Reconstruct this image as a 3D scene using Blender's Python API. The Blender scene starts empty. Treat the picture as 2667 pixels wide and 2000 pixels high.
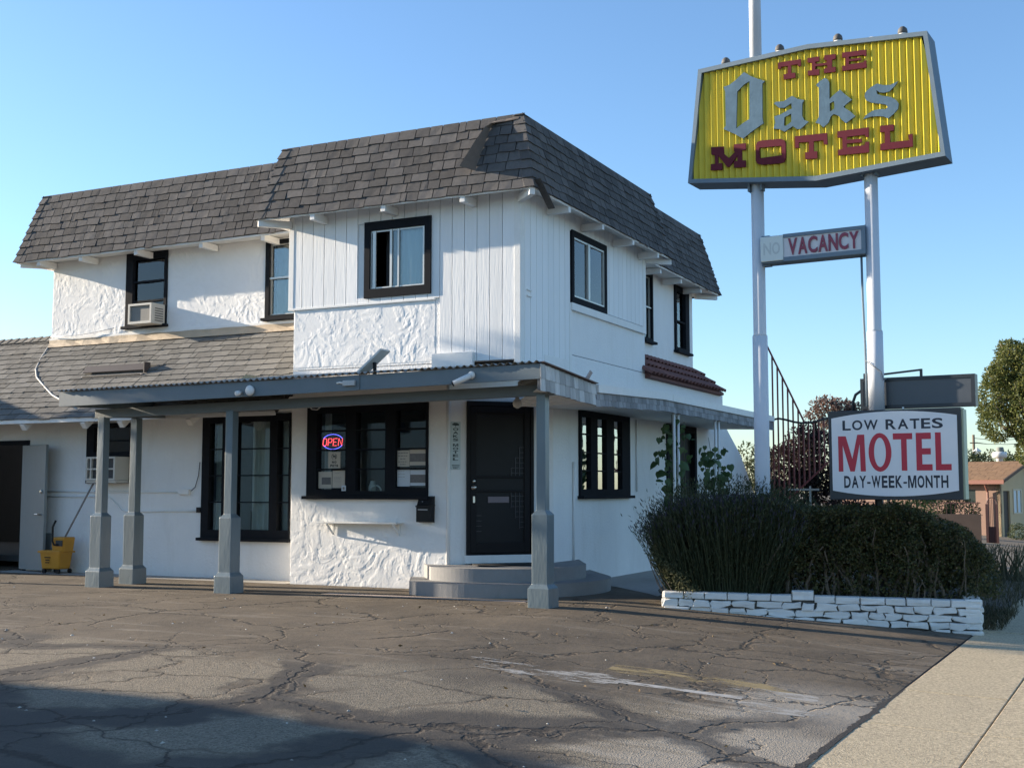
import bpy, bmesh, math, random
from mathutils import Vector, Matrix, noise
from mathutils.geometry import tessellate_polygon

R = random.Random(7)
SC = bpy.context.scene
COL = SC.collection

# ------------------------------------------------------------------ camera, sky, sun, exposure
cam_data = bpy.data.cameras.new('camera')
cam_data.sensor_width = 36.0
cam_data.lens = 36.0 * 3168.036 / 2667.0
cam_data.clip_start = 0.05
cam_data.clip_end = 3000.0
cam = bpy.data.objects.new('camera', cam_data)
COL.objects.link(cam)
cam.location = (6.8965, -14.2330, 1.3156)
cam.rotation_euler = (math.pi / 2 + 0.08726, 0.0, 0.45736)
SC.camera = cam

SUN_DIR = Vector((1.0, 0.142, -0.252)).normalized()          # the way the light travels
sun_elev = math.asin(-SUN_DIR.z)
sun_rot = math.atan2(-SUN_DIR.x, -SUN_DIR.y)
world = bpy.data.worlds.new('World')
SC.world = world
world.use_nodes = True
wn = world.node_tree
wn.nodes.clear()
w_out = wn.nodes.new('ShaderNodeOutputWorld')
w_bg = wn.nodes.new('ShaderNodeBackground')
w_sky = wn.nodes.new('ShaderNodeTexSky')
w_sky.sky_type = 'NISHITA'
w_sky.sun_disc = False
w_sky.sun_elevation = sun_elev
w_sky.sun_rotation = sun_rot
w_sky.air_density = 1.0
w_sky.dust_density = 0.4
w_sky.ozone_density = 3.8
w_bg.inputs['Strength'].default_value = 0.112
wn.links.new(w_sky.outputs['Color'], w_bg.inputs['Color'])
wn.links.new(w_bg.outputs['Background'], w_out.inputs['Surface'])

sun_data = bpy.data.lights.new('sun', 'SUN')
sun_data.energy = 5.0
sun_data.angle = math.radians(0.55)
sun_data.color = (1.0, 0.86, 0.68)
sun = bpy.data.objects.new('sun', sun_data)
COL.objects.link(sun)
sun.rotation_euler = SUN_DIR.to_track_quat('-Z', 'Y').to_euler()
sun.location = (-20, -5, 15)

SC.view_settings.view_transform = 'Standard'
SC.view_settings.look = 'None'
SC.view_settings.exposure = 1.36
SC.view_settings.gamma = 1.0
SC.view_settings.use_curve_mapping = False
SC.cycles.max_bounces = 6
SC.cycles.transparent_max_bounces = 12
SC.cycles.use_denoising = True

# ------------------------------------------------------------------ mesh helpers
ORIG = {}


class MB:
    def __init__(self):
        self.v = []
        self.f = []

    def add(self, vs, fs):
        b = len(self.v)
        self.v += [tuple(p) for p in vs]
        self.f += [tuple(i + b for i in f) for f in fs]
        return self

    def box(self, x0, x1, y0, y1, z0, z1):
        return self.add([(x0, y0, z0), (x1, y0, z0), (x1, y1, z0), (x0, y1, z0), (x0, y0, z1), (x1, y0, z1), (x1, y1, z1), (x0, y1, z1)],
                        [(0, 3, 2, 1), (4, 5, 6, 7), (0, 1, 5, 4), (1, 2, 6, 5), (2, 3, 7, 6), (3, 0, 4, 7)])

    def obox(self, c, a, b, d):
        c, a, b, d = Vector(c), Vector(a), Vector(b), Vector(d)
        vs = [c + sa * a + sb * b + sd * d for sd in (-1, 1) for sa, sb in ((-1, -1), (1, -1), (1, 1), (-1, 1))]
        return self.add(vs, [(0, 3, 2, 1), (4, 5, 6, 7), (0, 1, 5, 4), (1, 2, 6, 5), (2, 3, 7, 6), (3, 0, 4, 7)])

    def bar(self, p, q, w, h=None, up=(0, 0, 1)):
        p, q = Vector(p), Vector(q)
        h = w if h is None else h
        d = (q - p).normalized()
        up = Vector(up)
        s = d.cross(up)
        if s.length < 1e-4:
            s = d.cross(Vector((0, 1, 0)))
        s.normalize()
        t = s.cross(d)
        return self.obox((p + q) / 2, (q - p) / 2, s * w / 2, t * h / 2)

    def quad(self, a, b, c, d):
        return self.add([a, b, c, d], [(0, 1, 2, 3)])

    def prism(self, loops, off):
        """loops: outer loop and holes of 3D points, extruded by off"""
        off = Vector(off)
        loops = [[Vector(p) for p in l] for l in loops]
        flat = [p for l in loops for p in l]
        tris = tessellate_polygon(loops)
        n = len(flat)
        fs = [tuple(t) for t in tris] + [tuple(i + n for i in reversed(t)) for t in tris]
        b = 0
        for l in loops:
            m = len(l)
            for i in range(m):
                j = (i + 1) % m
                fs.append((b + i, b + j, b + j + n, b + i + n))
            b += m
        return self.add(flat + [p + off for p in flat], fs)

    def tube(self, path, r, n=8, cap=True):
        path = [Vector(p) for p in path]
        m = len(path)
        rs = r if isinstance(r, (list, tuple)) else [r] * m
        vs, fs = [], []
        prev = None
        for i, p in enumerate(path):
            d = (path[min(i + 1, m - 1)] - path[max(i - 1, 0)]).normalized()
            if prev is None:
                s = d.cross(Vector((0, 0, 1)))
                if s.length < 1e-3:
                    s = Vector((1, 0, 0))
            else:
                s = prev - d * prev.dot(d)
            s.normalize()
            prev = s
            t = d.cross(s)
            for k in range(n):
                a = 2 * math.pi * k / n
                vs.append(p + (s * math.cos(a) + t * math.sin(a)) * rs[i])
        for i in range(m - 1):
            for k in range(n):
                fs.append((i * n + k, i * n + (k + 1) % n, (i + 1) * n + (k + 1) % n, (i + 1) * n + k))
        if cap:
            fs.append(tuple(reversed(range(n))))
            fs.append(tuple((m - 1) * n + k for k in range(n)))
        return self.add(vs, fs)

    def lathe(self, c, prof, n=14, axis=(0, 0, 1)):
        c = Vector(c)
        ax = Vector(axis).normalized()
        s = ax.cross(Vector((0.3, 1, 0.2))).normalized()
        t = ax.cross(s)
        vs, fs = [], []
        for r, h in prof:
            for k in range(n):
                a = 2 * math.pi * k / n
                vs.append(c + ax * h + (s * math.cos(a) + t * math.sin(a)) * r)
        for i in range(len(prof) - 1):
            for k in range(n):
                fs.append((i * n + k, i * n + (k + 1) % n, (i + 1) * n + (k + 1) % n, (i + 1) * n + k))
        fs.append(tuple(reversed(range(n))))
        fs.append(tuple((len(prof) - 1) * n + k for k in range(n)))
        return self.add(vs, fs)

    def slab(self, o, u, v, n, W, H, t, holes=()):
        """a wall slab: outer face through o spanned by u (W) and v (H), thickness t against n, with rectangular holes"""
        o, u, v, n = Vector(o), Vector(u), Vector(v), Vector(n)
        us = sorted({0.0, W} | {x for h in holes for x in (h[0], h[1]) if 0 < x < W})
        vs_ = sorted({0.0, H} | {x for h in holes for x in (h[2], h[3]) if 0 < x < H})
        nu, nv = len(us) - 1, len(vs_) - 1
        solid = [[not any(h[0] <= (us[i] + us[i + 1]) / 2 <= h[1] and h[2] <= (vs_[j] + vs_[j + 1]) / 2 <= h[3] for h in holes) for j in range(nv)] for i in range(nu)]
        P = lambda i, j, d: o + u * us[i] + v * vs_[j] - n * d
        ok = lambda i, j: 0 <= i < nu and 0 <= j < nv and solid[i][j]
        for i in range(nu):
            for j in range(nv):
                if not solid[i][j]:
                    continue
                self.quad(P(i, j, 0), P(i + 1, j, 0), P(i + 1, j + 1, 0), P(i, j + 1, 0))
                self.quad(P(i, j + 1, t), P(i + 1, j + 1, t), P(i + 1, j, t), P(i, j, t))
                if not ok(i - 1, j):
                    self.quad(P(i, j, 0), P(i, j + 1, 0), P(i, j + 1, t), P(i, j, t))
                if not ok(i + 1, j):
                    self.quad(P(i + 1, j, 0), P(i + 1, j, t), P(i + 1, j + 1, t), P(i + 1, j + 1, 0))
                if not ok(i, j - 1):
                    self.quad(P(i, j, 0), P(i, j, t), P(i + 1, j, t), P(i + 1, j, 0))
                if not ok(i, j + 1):
                    self.quad(P(i, j + 1, 0), P(i + 1, j + 1, 0), P(i + 1, j + 1, t), P(i, j + 1, t))
        return self

    def mesh(self, name, mat, smooth=False):
        me = bpy.data.meshes.new(name)
        me.from_pydata(self.v, [], self.f)
        if mat:
            me.materials.append(mat)
        if smooth:
            me.polygons.foreach_set('use_smooth', [True] * len(me.polygons))
        me.update()
        return me

    def build(self, name, mat, parent=None, smooth=False, kind=None, bevel=0, label=None):
        return link(name, self.mesh(name, mat, smooth), parent, kind=kind, bevel=bevel, label=label)


def link(name, me, parent=None, M=None, kind=None, bevel=0, label=None):
    """an object whose world matrix is M (identity when the mesh is already in world coordinates)"""
    o = bpy.data.objects.new(name, me)
    COL.objects.link(o)
    W = M if M is not None else Matrix.Identity(4)
    if parent is not None:
        o.parent = parent
        o.matrix_basis = ORIG[parent.name].inverted() @ W
    else:
        o.matrix_basis = W
    ORIG[o.name] = W.copy()
    if kind:
        o['kind'] = kind
    if label:
        o['label'] = label
    if bevel:
        m = o.modifiers.new('edge', 'BEVEL')
        m.width = bevel
        m.segments = 2
        m.limit_method = 'ANGLE'
        m.angle_limit = 0.6
    return o


def tag(o, label, cat, group=None):
    o['label'] = label
    o['category'] = cat
    if group:
        o['group'] = group
    return o


def thing(name, label, cat, loc=(0, 0, 0), group=None, rz=0.0):
    o = bpy.data.objects.new(name, None)
    o.empty_display_size = 0.2
    COL.objects.link(o)
    M = Matrix.Translation(Vector(loc)) @ Matrix.Rotation(rz, 4, 'Z')
    o.matrix_basis = M
    ORIG[o.name] = M.copy()
    return tag(o, label, cat, group)


def dup(root, loc, label=None, rz=None):
    """a copy of a thing with copies of its parts and their sub-parts"""
    r = root.copy()
    COL.objects.link(r)
    r.location = loc
    if rz is not None:
        r.rotation_euler = (0, 0, rz)
    if label:
        r['label'] = label
    for ch in list(root.children):
        c = ch.copy()
        COL.objects.link(c)
        c.parent = r
        for g in list(ch.children):
            d = g.copy()
            COL.objects.link(d)
            d.parent = c
    return r


# ------------------------------------------------------------------ materials
MATS = {}


def mat(name, col, rough=0.7, var=0.12, vs=4.0, bump=0.0, bs=40.0, metal=0.0, dirt=0.0, dirt_col=(0.08, 0.06, 0.045), rand=0.0, stretch=(1, 1, 1), spec=0.5, detail=4.0, bd=0.01):
    if name in MATS:
        return MATS[name]
    m = bpy.data.materials.new(name)
    m.use_nodes = True
    nt = m.node_tree
    nt.nodes.clear()
    N = nt.nodes.new
    L = nt.links.new
    out = N('ShaderNodeOutputMaterial')
    bsdf = N('ShaderNodeBsdfPrincipled')
    L(bsdf.outputs[0], out.inputs[0])
    bsdf.inputs['Roughness'].default_value = rough
    bsdf.inputs['Metallic'].default_value = metal
    bsdf.inputs['Specular IOR Level'].default_value = spec
    tc = N('ShaderNodeTexCoord')
    mp = N('ShaderNodeMapping')
    mp.inputs['Scale'].default_value = stretch
    geo = N('ShaderNodeNewGeometry')
    L(geo.outputs['Position'], mp.inputs[0])
    n1 = N('ShaderNodeTexNoise')
    n1.inputs['Scale'].default_value = vs
    n1.inputs['Detail'].default_value = detail
    n1.inputs['Roughness'].default_value = 0.65
    L(mp.outputs[0], n1.inputs['Vector'])
    mul = N('ShaderNodeMath')
    mul.operation = 'MULTIPLY_ADD'
    mul.inputs[1].default_value = 2.2 * var
    mul.inputs[2].default_value = 1.0 - 1.1 * var
    L(n1.outputs['Fac'], mul.inputs[0])
    val = mul.outputs[0]
    if rand:
        oi = N('ShaderNodeObjectInfo')
        ad = N('ShaderNodeMath')
        ad.operation = 'ADD'
        L(oi.outputs['Random'], ad.inputs[0])
        L(geo.outputs['Random Per Island'], ad.inputs[1])
        fr = N('ShaderNodeMath')
        fr.operation = 'FRACT'
        L(ad.outputs[0], fr.inputs[0])
        rm = N('ShaderNodeMath')
        rm.operation = 'MULTIPLY_ADD'
        rm.inputs[1].default_value = 2 * rand
        rm.inputs[2].default_value = 1 - rand
        L(fr.outputs[0], rm.inputs[0])
        mm = N('ShaderNodeMath')
        mm.operation = 'MULTIPLY'
        L(rm.outputs[0], mm.inputs[0])
        L(val, mm.inputs[1])
        val = mm.outputs[0]
    mix = N('ShaderNodeVectorMath')
    mix.operation = 'SCALE'
    mix.inputs[0].default_value = col[:3]
    L(val, mix.inputs['Scale'])
    colout = mix.outputs[0]
    if dirt:
        n3 = N('ShaderNodeTexNoise')
        n3.inputs['Scale'].default_value = 2.3
        n3.inputs['Detail'].default_value = 8
        n3.inputs['Roughness'].default_value = 0.75
        st = N('ShaderNodeMapping')
        st.inputs['Scale'].default_value = (1, 1, 0.22)
        L(geo.outputs['Position'], st.inputs[0])
        L(st.outputs[0], n3.inputs['Vector'])
        rp = N('ShaderNodeMapRange')
        rp.inputs[1].default_value = 0.52
        rp.inputs[2].default_value = 0.78
        rp.inputs[4].default_value = dirt
        L(n3.outputs['Fac'], rp.inputs[0])
        mx = N('ShaderNodeMix')
        mx.data_type = 'RGBA'
        mx.inputs['B'].default_value = (*dirt_col, 1)
        L(rp.outputs[0], mx.inputs['Factor'])
        L(colout, mx.inputs['A'])
        colout = mx.outputs['Result']
    L(colout, bsdf.inputs['Base Color'])
    if bump:
        n2 = N('ShaderNodeTexNoise')
        n2.inputs['Scale'].default_value = bs
        n2.inputs['Detail'].default_value = 5
        L(mp.outputs[0], n2.inputs['Vector'])
        b = N('ShaderNodeBump')
        b.inputs['Strength'].default_value = bump
        b.inputs['Distance'].default_value = bd
        L(n2.outputs['Fac'], b.inputs['Height'])
        L(b.outputs[0], bsdf.inputs['Normal'])
    MATS[name] = m
    return m


def glass_mat(name, tint=(0.9, 0.95, 0.95), refl=1.0, rough=0.02):
    m = bpy.data.materials.new(name)
    m.use_nodes = True
    nt = m.node_tree
    nt.nodes.clear()
    N, L = nt.nodes.new, nt.links.new
    out = N('ShaderNodeOutputMaterial')
    mx = N('ShaderNodeMixShader')
    tr = N('ShaderNodeBsdfTransparent')
    tr.inputs[0].default_value = (*tint, 1)
    gl = N('ShaderNodeBsdfGlossy')
    gl.inputs['Roughness'].default_value = rough
    fr = N('ShaderNodeFresnel')
    fr.inputs[0].default_value = 1.5
    mu = N('ShaderNodeMath')
    mu.operation = 'MULTIPLY'
    mu.inputs[1].default_value = refl
    mu.use_clamp = True
    geo = N('ShaderNodeNewGeometry')
    nz = N('ShaderNodeTexNoise')
    nz.inputs['Scale'].default_value = 2.5
    L(geo.outputs['Position'], nz.inputs['Vector'])
    bp = N('ShaderNodeBump')
    bp.inputs['Strength'].default_value = 0.06
    bp.inputs['Distance'].default_value = 0.02
    L(nz.outputs['Fac'], bp.inputs['Height'])
    L(bp.outputs[0], gl.inputs['Normal'])
    L(fr.outputs[0], mu.inputs[0])
    L(mu.outputs[0], mx.inputs[0])
    L(tr.outputs[0], mx.inputs[1])
    L(gl.outputs[0], mx.inputs[2])
    L(mx.outputs[0], out.inputs[0])
    return m


def emit_mat(name, col, s):
    m = bpy.data.materials.new(name)
    m.use_nodes = True
    b = m.node_tree.nodes['Principled BSDF']
    b.inputs['Base Color'].default_value = (*[c * 0.3 for c in col], 1)
    b.inputs['Emission Color'].default_value = (*col, 1)
    b.inputs['Emission Strength'].default_value = s
    return m


WHITE = mat('white_stucco_paint', (0.80, 0.79, 0.77), 0.75, 0.05, 3, 0.6, 32, dirt=0.4, dirt_col=(0.58, 0.55, 0.49), bd=0.012)
WHITE_ROUGH = mat('white_trowelled_stucco', (0.82, 0.81, 0.79), 0.75, 0.05, 4, 0.3, 90, dirt=0.15, dirt_col=(0.58, 0.54, 0.47), bd=0.004)
WHITE_WOOD = mat('white_painted_siding', (0.80, 0.80, 0.79), 0.6, 0.06, 9, 0.45, 60, stretch=(1, 1, 0.07), rand=0.05, dirt=0.18, dirt_col=(0.55, 0.52, 0.46), bd=0.006)
WHITE_TRIM = mat('white_painted_trim', (0.78, 0.77, 0.74), 0.6, 0.08, 8, 0.3, 50, dirt=0.2, dirt_col=(0.45, 0.42, 0.37), bd=0.004)
DARK_TRIM = mat('dark_window_paint', (0.012, 0.014, 0.018), 0.8, 0.25, 10, 0.3, 60, bd=0.003, spec=0.12)
BLACKISH = mat('black_paint', (0.010, 0.010, 0.011), 0.5, 0.2, 8, spec=0.25)
PORCH = mat('porch_blue_grey_paint', (0.13, 0.17, 0.19), 0.36, 0.2, 6, 0.5, 30, stretch=(1, 1, 0.3), dirt=0.3, dirt_col=(0.07, 0.08, 0.08), bd=0.006)
PORCH_DARK = mat('beam_grey_paint', (0.13, 0.15, 0.155), 0.55, 0.15, 5, 0.4, 30, bd=0.004)
STEPGREY = mat('grey_step_paint', (0.25, 0.245, 0.24), 0.8, 0.15, 6, 0.5, 70, dirt=0.2, bd=0.005)
SHINGLE = mat('charcoal_shingle', (0.108, 0.102, 0.099), 0.95, 0.3, 14, 0.8, 160, rand=0.24, spec=0.15, bd=0.004)
SHINGLE2 = mat('brown_grey_shingle', (0.178, 0.170, 0.155), 0.95, 0.25, 14, 0.7, 160, rand=0.2, spec=0.15, bd=0.004)
UNDER = mat('roof_felt', (0.03, 0.028, 0.027), 0.95)
FLASH = mat('tan_flashing', (0.46, 0.36, 0.25), 0.7, 0.15, 5, 0.3, 12, bd=0.02)
GALV = mat('weathered_corrugated_metal', (0.30, 0.30, 0.28), 0.55, 0.2, 5, dirt=0.45, dirt_col=(0.16, 0.13, 0.1))
SHAKE_DIRTY = mat('dirty_grey_shake', (0.25, 0.25, 0.255), 0.85, 0.4, 9, 0.5, 60, stretch=(1, 1, 0.12), rand=0.3, dirt=0.9, dirt_col=(0.07, 0.07, 0.075), bd=0.004)
SHAKE = mat('peeling_white_shake', (0.44, 0.44, 0.43), 0.8, 0.35, 9, 0.5, 60, stretch=(1, 1, 0.12), rand=0.3, dirt=0.9, dirt_col=(0.10, 0.10, 0.105), bd=0.004)
TILE = mat('clay_tile', (0.20, 0.085, 0.07), 0.8, 0.2, 6, 0.3, 40, rand=0.2)
DOOR_DARK = mat('dark_security_door', (0.009, 0.008, 0.009), 0.55, 0.2, 9, spec=0.2)
METAL = mat('bright_metal', (0.6, 0.58, 0.54), 0.3, 0.05, metal=1.0)
GREYDOOR = mat('grey_steel_door', (0.20, 0.23, 0.235), 0.5, 0.08, 3, 0.15, 12, dirt=0.15)
GLASS = glass_mat('window_glass', refl=1.7)
GLASS_SKY = glass_mat('upper_window_glass', refl=1.6)
CURTAIN = mat('pale_curtain', (0.62, 0.62, 0.58), 0.9, 0.06)
BLIND = mat('blue_white_blind', (0.62, 0.70, 0.74), 0.8, 0.05, 3)
INNER = mat('interior_paint', (0.07, 0.07, 0.07), 0.9)
ALU = mat('aluminium_sash', (0.5, 0.5, 0.48), 0.4, 0.1, metal=0.6)
# ------------------------------------------------------------------ ground
def H(x, y):
    z = 0.0
    if x > 1.2:
        d = x - 1.6
        z = -0.068 * (d if d > 0.4 else (x - 1.2) ** 2 / 1.6)
    if x > 5.45:
        z = -0.068 * 3.85 - 0.02 * (min(x, 9) - 5.45)
    if y > 8:
        z -= 0.012 * (min(y, 50) - 8)
    return z


def asphalt_material():
    m = bpy.data.materials.new('old_asphalt')
    m.use_nodes = True
    nt = m.node_tree
    nt.nodes.clear()
    N, L = nt.nodes.new, nt.links.new
    out = N('ShaderNodeOutputMaterial')
    b = N('ShaderNodeBsdfPrincipled')
    L(b.outputs[0], out.inputs[0])
    b.inputs['Roughness'].default_value = 0.9
    b.inputs['Specular IOR Level'].default_value = 0.25
    geo = N('ShaderNodeNewGeometry')
    pos = geo.outputs['Position']

    def noise_(scale, detail=4, rough=0.6, vec=None, dist=0.0):
        n = N('ShaderNodeTexNoise')
        n.inputs['Scale'].default_value = scale
        n.inputs['Detail'].default_value = detail
        n.inputs['Roughness'].default_value = rough
        n.inputs['Distortion'].default_value = dist
        L(vec or pos, n.inputs['Vector'])
        return n

    def rng(sock, a, b_, c=0.0, d=1.0):
        r = N('ShaderNodeMapRange')
        r.inputs[1].default_value = a
        r.inputs[2].default_value = b_
        r.inputs[3].default_value = c
        r.inputs[4].default_value = d
        L(sock, r.inputs[0])
        return r.outputs[0]

    def math_(op, a, b_=None, clamp=False):
        n = N('ShaderNodeMath')
        n.operation = op
        n.use_clamp = clamp
        for i, s in enumerate((a, b_)):
            if s is None:
                continue
            if isinstance(s, (int, float)):
                n.inputs[i].default_value = s
            else:
                L(s, n.inputs[i])
        return n.outputs[0]

    def mixc(f, a, b_):
        n = N('ShaderNodeMix')
        n.data_type = 'RGBA'
        if isinstance(f, (int, float)):
            n.inputs['Factor'].default_value = f
        else:
            L(f, n.inputs['Factor'])
        for k, s in (('A', a), ('B', b_)):
            if isinstance(s, tuple):
                n.inputs[k].default_value = (*s, 1)
            else:
                L(s, n.inputs[k])
        return n.outputs['Result']

    sep = N('ShaderNodeSeparateXYZ')
    L(pos, sep.inputs[0])
    # warped coordinates for the cracks
    wn_ = noise_(0.7, 5, 0.6)
    wv = N('ShaderNodeVectorMath')
    wv.operation = 'MULTIPLY_ADD'
    L(wn_.outputs['Color'], wv.inputs[0])
    wv.inputs[1].default_value = (1.3, 1.3, 0)
    L(pos, wv.inputs[2])
    wn2 = noise_(5, 4, 0.7)
    wv2 = N('ShaderNodeVectorMath')
    wv2.operation = 'MULTIPLY_ADD'
    L(wn2.outputs['Color'], wv2.inputs[0])
    wv2.inputs[1].default_value = (0.16, 0.16, 0)
    L(wv.outputs[0], wv2.inputs[2])

    def cracks(scale, seed):
        v = N('ShaderNodeTexVoronoi')
        v.feature = 'DISTANCE_TO_EDGE'
        v.inputs['Scale'].default_value = scale
        mp = N('ShaderNodeMapping')
        mp.inputs['Location'].default_value = (seed, seed * 0.7, 0)
        mp.inputs['Scale'].default_value = (1, 1, 0)
        L(wv2.outputs[0], mp.inputs[0])
        L(mp.outputs[0], v.inputs['Vector'])
        return v.outputs['Distance']

    c1 = cracks(0.42, 3.1)
    c2 = cracks(0.95, 8.4)
    c3 = cracks(2.6, 1.7)
    fine1 = math_('MULTIPLY', rng(c1, 0.003, 0.012, 1, 0), rng(noise_(0.75, 4).outputs['Fac'], 0.32, 0.42))
    patchn = noise_(0.5, 3).outputs['Fac']
    fine2 = math_('MULTIPLY', rng(c2, 0.004, 0.014, 1, 0), rng(patchn, 0.44, 0.52))
    patchn2 = noise_(0.8, 3, vec=wv.outputs[0]).outputs['Fac']
    fine3 = math_('MULTIPLY', rng(c3, 0.015, 0.05, 1, 0), rng(patchn2, 0.58, 0.66))
    # near the camera the sealer has worn off between wide bands of crack filler
    near = rng(math_('ADD', sep.outputs['Y'], math_('MULTIPLY', wn_.outputs['Fac'], 2.4)), -5.2, -4.6, 1, 0)
    wide = rng(c1, 0.055, 0.10, 1, 0)
    wide2 = rng(c2, 0.02, 0.05, 1, 0)
    worn_n = noise_(0.55, 5, 0.6, vec=wv.outputs[0]).outputs['Fac']
    worn = math_('MULTIPLY', near, rng(worn_n, 0.36, 0.43))
    worn = math_('MULTIPLY', worn, math_('SUBTRACT', 1.0, wide))
    worn = math_('MULTIPLY', worn, math_('SUBTRACT', 1.0, math_('MULTIPLY', wide2, 0.55)))
    # streaks of wear along the drive
    sm = N('ShaderNodeMapping')
    sm.inputs['Scale'].default_value = (0.5, 3.2, 1)
    sm.inputs['Rotation'].default_value = (0, 0, 0.12)
    L(pos, sm.inputs[0])
    streak = rng(noise_(1.1, 6, 0.7, vec=sm.outputs[0], dist=0.6).outputs['Fac'], 0.56, 0.64)
    streak = math_('MULTIPLY', streak, 0.55)
    big = noise_(0.9, 6, 0.65).outputs['Fac']
    mid = noise_(14, 5, 0.7).outputs['Fac']
    agg = N('ShaderNodeTexVoronoi')
    agg.inputs['Scale'].default_value = 85
    L(pos, agg.inputs['Vector'])
    agg2 = noise_(120, 3, 0.8).outputs['Fac']
    sealed = mixc(rng(big, 0.35, 0.65), (0.082, 0.065, 0.046), (0.155, 0.122, 0.084))
    sealed = mixc(rng(mid, 0.35, 0.7, 0.0, 0.35), sealed, (0.17, 0.14, 0.115))
    sealed = mixc(streak, sealed, (0.24, 0.205, 0.16))
    wornc = mixc(rng(agg.outputs['Color'], 0.2, 0.8), (0.105, 0.088, 0.062), (0.345, 0.288, 0.208))
    wornc = mixc(rng(agg2, 0.4, 0.6), wornc, (0.20, 0.172, 0.132))
    col = mixc(worn, sealed, wornc)
    # bare, greyish strip along the pavement
    edge = rng(math_('ADD', sep.outputs['X'], math_('MULTIPLY', noise_(1.6, 7, 0.75, vec=sm.outputs[0]).outputs['Fac'], 3.4)), 5.75, 6.35)
    edge = math_('MULTIPLY', edge, rng(sep.outputs['Y'], -5.2, -4.2, 1, 0))
    col = mixc(math_('MULTIPLY', edge, 0.82), col, (0.36, 0.315, 0.255))
    stain = rng(noise_(0.42, 3, 0.5).outputs['Fac'], 0.60, 0.72, 0, 0.6)
    col = mixc(stain, col, (0.06, 0.052, 0.046))
    crack = math_('MAXIMUM', fine1, math_('MAXIMUM', fine2, fine3))
    band = math_('MULTIPLY', math_('MULTIPLY', wide, near), 0.75)
    col = mixc(band, col, (0.062, 0.056, 0.05))
    col = mixc(math_('MULTIPLY', crack, 0.7), col, (0.034, 0.027, 0.022))
    gs = N('ShaderNodeVectorMath')
    gs.operation = 'SCALE'
    L(col, gs.inputs[0])
    L(rng(agg2, 0.3, 0.7, 0.78, 1.22), gs.inputs['Scale'])
    L(gs.outputs[0], b.inputs['Base Color'])
    # height
    h = math_('MULTIPLY', math_('ADD', agg.outputs['Distance'], agg2), math_('ADD', 0.14, math_('MULTIPLY', worn, 0.8)))
    h = math_('ADD', h, math_('MULTIPLY', noise_(26, 4, 0.7).outputs['Fac'], 0.55))
    h = math_('ADD', h, math_('MULTIPLY', noise_(3.0, 4, 0.6).outputs['Fac'], 1.8))
    h = math_('SUBTRACT', h, math_('MULTIPLY', crack, 1.5))
    h = math_('SUBTRACT', h, math_('MULTIPLY', worn, 0.25))
    bp = N('ShaderNodeBump')
    bp.inputs['Strength'].default_value = 0.8
    bp.inputs['Distance'].default_value = 0.008
    L(h, bp.inputs['Height'])
    L(bp.outputs[0], b.inputs['Normal'])
    return m


def paint_material(name, col, amount):
    m = bpy.data.materials.new(name)
    m.use_nodes = True
    nt = m.node_tree
    N, L = nt.nodes.new, nt.links.new
    b = nt.nodes['Principled BSDF']
    out = nt.nodes['Material Output']
    b.inputs['Base Color'].default_value = (*col, 1)
    b.inputs['Roughness'].default_value = 0.85
    geo = N('ShaderNodeNewGeometry')
    mp = N('ShaderNodeMapping')
    mp.inputs['Scale'].default_value = (1.0, 2.6, 1)
    L(geo.outputs['Position'], mp.inputs[0])
    n = N('ShaderNodeTexNoise')
    n.inputs['Scale'].default_value = 3.0
    n.inputs['Detail'].default_value = 9
    n.inputs['Roughness'].default_value = 0.75
    L(mp.outputs[0], n.inputs['Vector'])
    r = N('ShaderNodeMapRange')
    r.inputs[1].default_value = 0.5 - amount
    r.inputs[2].default_value = 0.60 - amount
    r.inputs[4].default_value = 0.8
    L(n.outputs['Fac'], r.inputs[0])
    t = N('ShaderNodeBsdfTransparent')
    mx = N('ShaderNodeMixShader')
    L(r.outputs[0], mx.inputs[0])
    L(t.outputs[0], mx.inputs[1])
    L(b.outputs[0], mx.inputs[2])
    L(mx.outputs[0], out.inputs[0])
    return m


def skew(x, y):
    return x + 0.030 * (y + 7.18) * min(1.0, max(0.0, (x - 1.2) / 4.0))


def sheet(name, xs, ys, dz, material, kind='structure', skewed=False):
    mb = MB()
    nx, ny = len(xs), len(ys)
    vs = [(skew(x, y) if skewed else x, y, H(x, y) + dz) for y in ys for x in xs]
    fs = [(j * nx + i, j * nx + i + 1, (j + 1) * nx + i + 1, (j + 1) * nx + i) for j in range(ny - 1) for i in range(nx - 1)]
    mb.add(vs, fs)
    return mb.build(name, material, kind=kind, smooth=True)


frange = lambda a, b, n: [a + (b - a) * i / n for i in range(n + 1)]
ASPHALT = asphalt_material()
sheet('parking_lot', frange(-40, 1.2, 20) + frange(1.4, 5.245, 20), frange(-40, 9.5, 50), 0, ASPHALT, skewed=True)
EARTH = mat('dry_earth', (0.13, 0.105, 0.075), 0.95, 0.3, 0.8, 0.5, 20)
sheet('ground', [-900, -300, -100, -41] + frange(-38, 5, 30) + frange(6, 60, 12) + [120, 300, 900], [-900, -300, -100, -41] + frange(-38, 60, 40) + [120, 300, 900], -0.07, EARTH)
STREET = mat('street_asphalt', (0.07, 0.068, 0.065), 0.9, 0.2, 3, 0.5, 90)
sheet('street', [9.0, 12, 20], frange(-40, 70, 30), -0.05, STREET)
CONC = mat('sidewalk_concrete', (0.445, 0.362, 0.235), 0.95, 1.1, 42, 0.8, 90, dirt=0.5, dirt_col=(0.26, 0.21, 0.15), bd=0.006, detail=8)
CONC_GREY = mat('old_grey_concrete', (0.34, 0.32, 0.29), 0.9, 0.2, 8, 0.5, 70, bd=0.004)
side = MB()
side.box(5.46, 9.0, -40, 60, -0.62, -0.40)
sw = side.build('sidewalk', CONC, kind='structure')
ys_sl = [-13.2 + 1.52 * i for i in range(26)]
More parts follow.
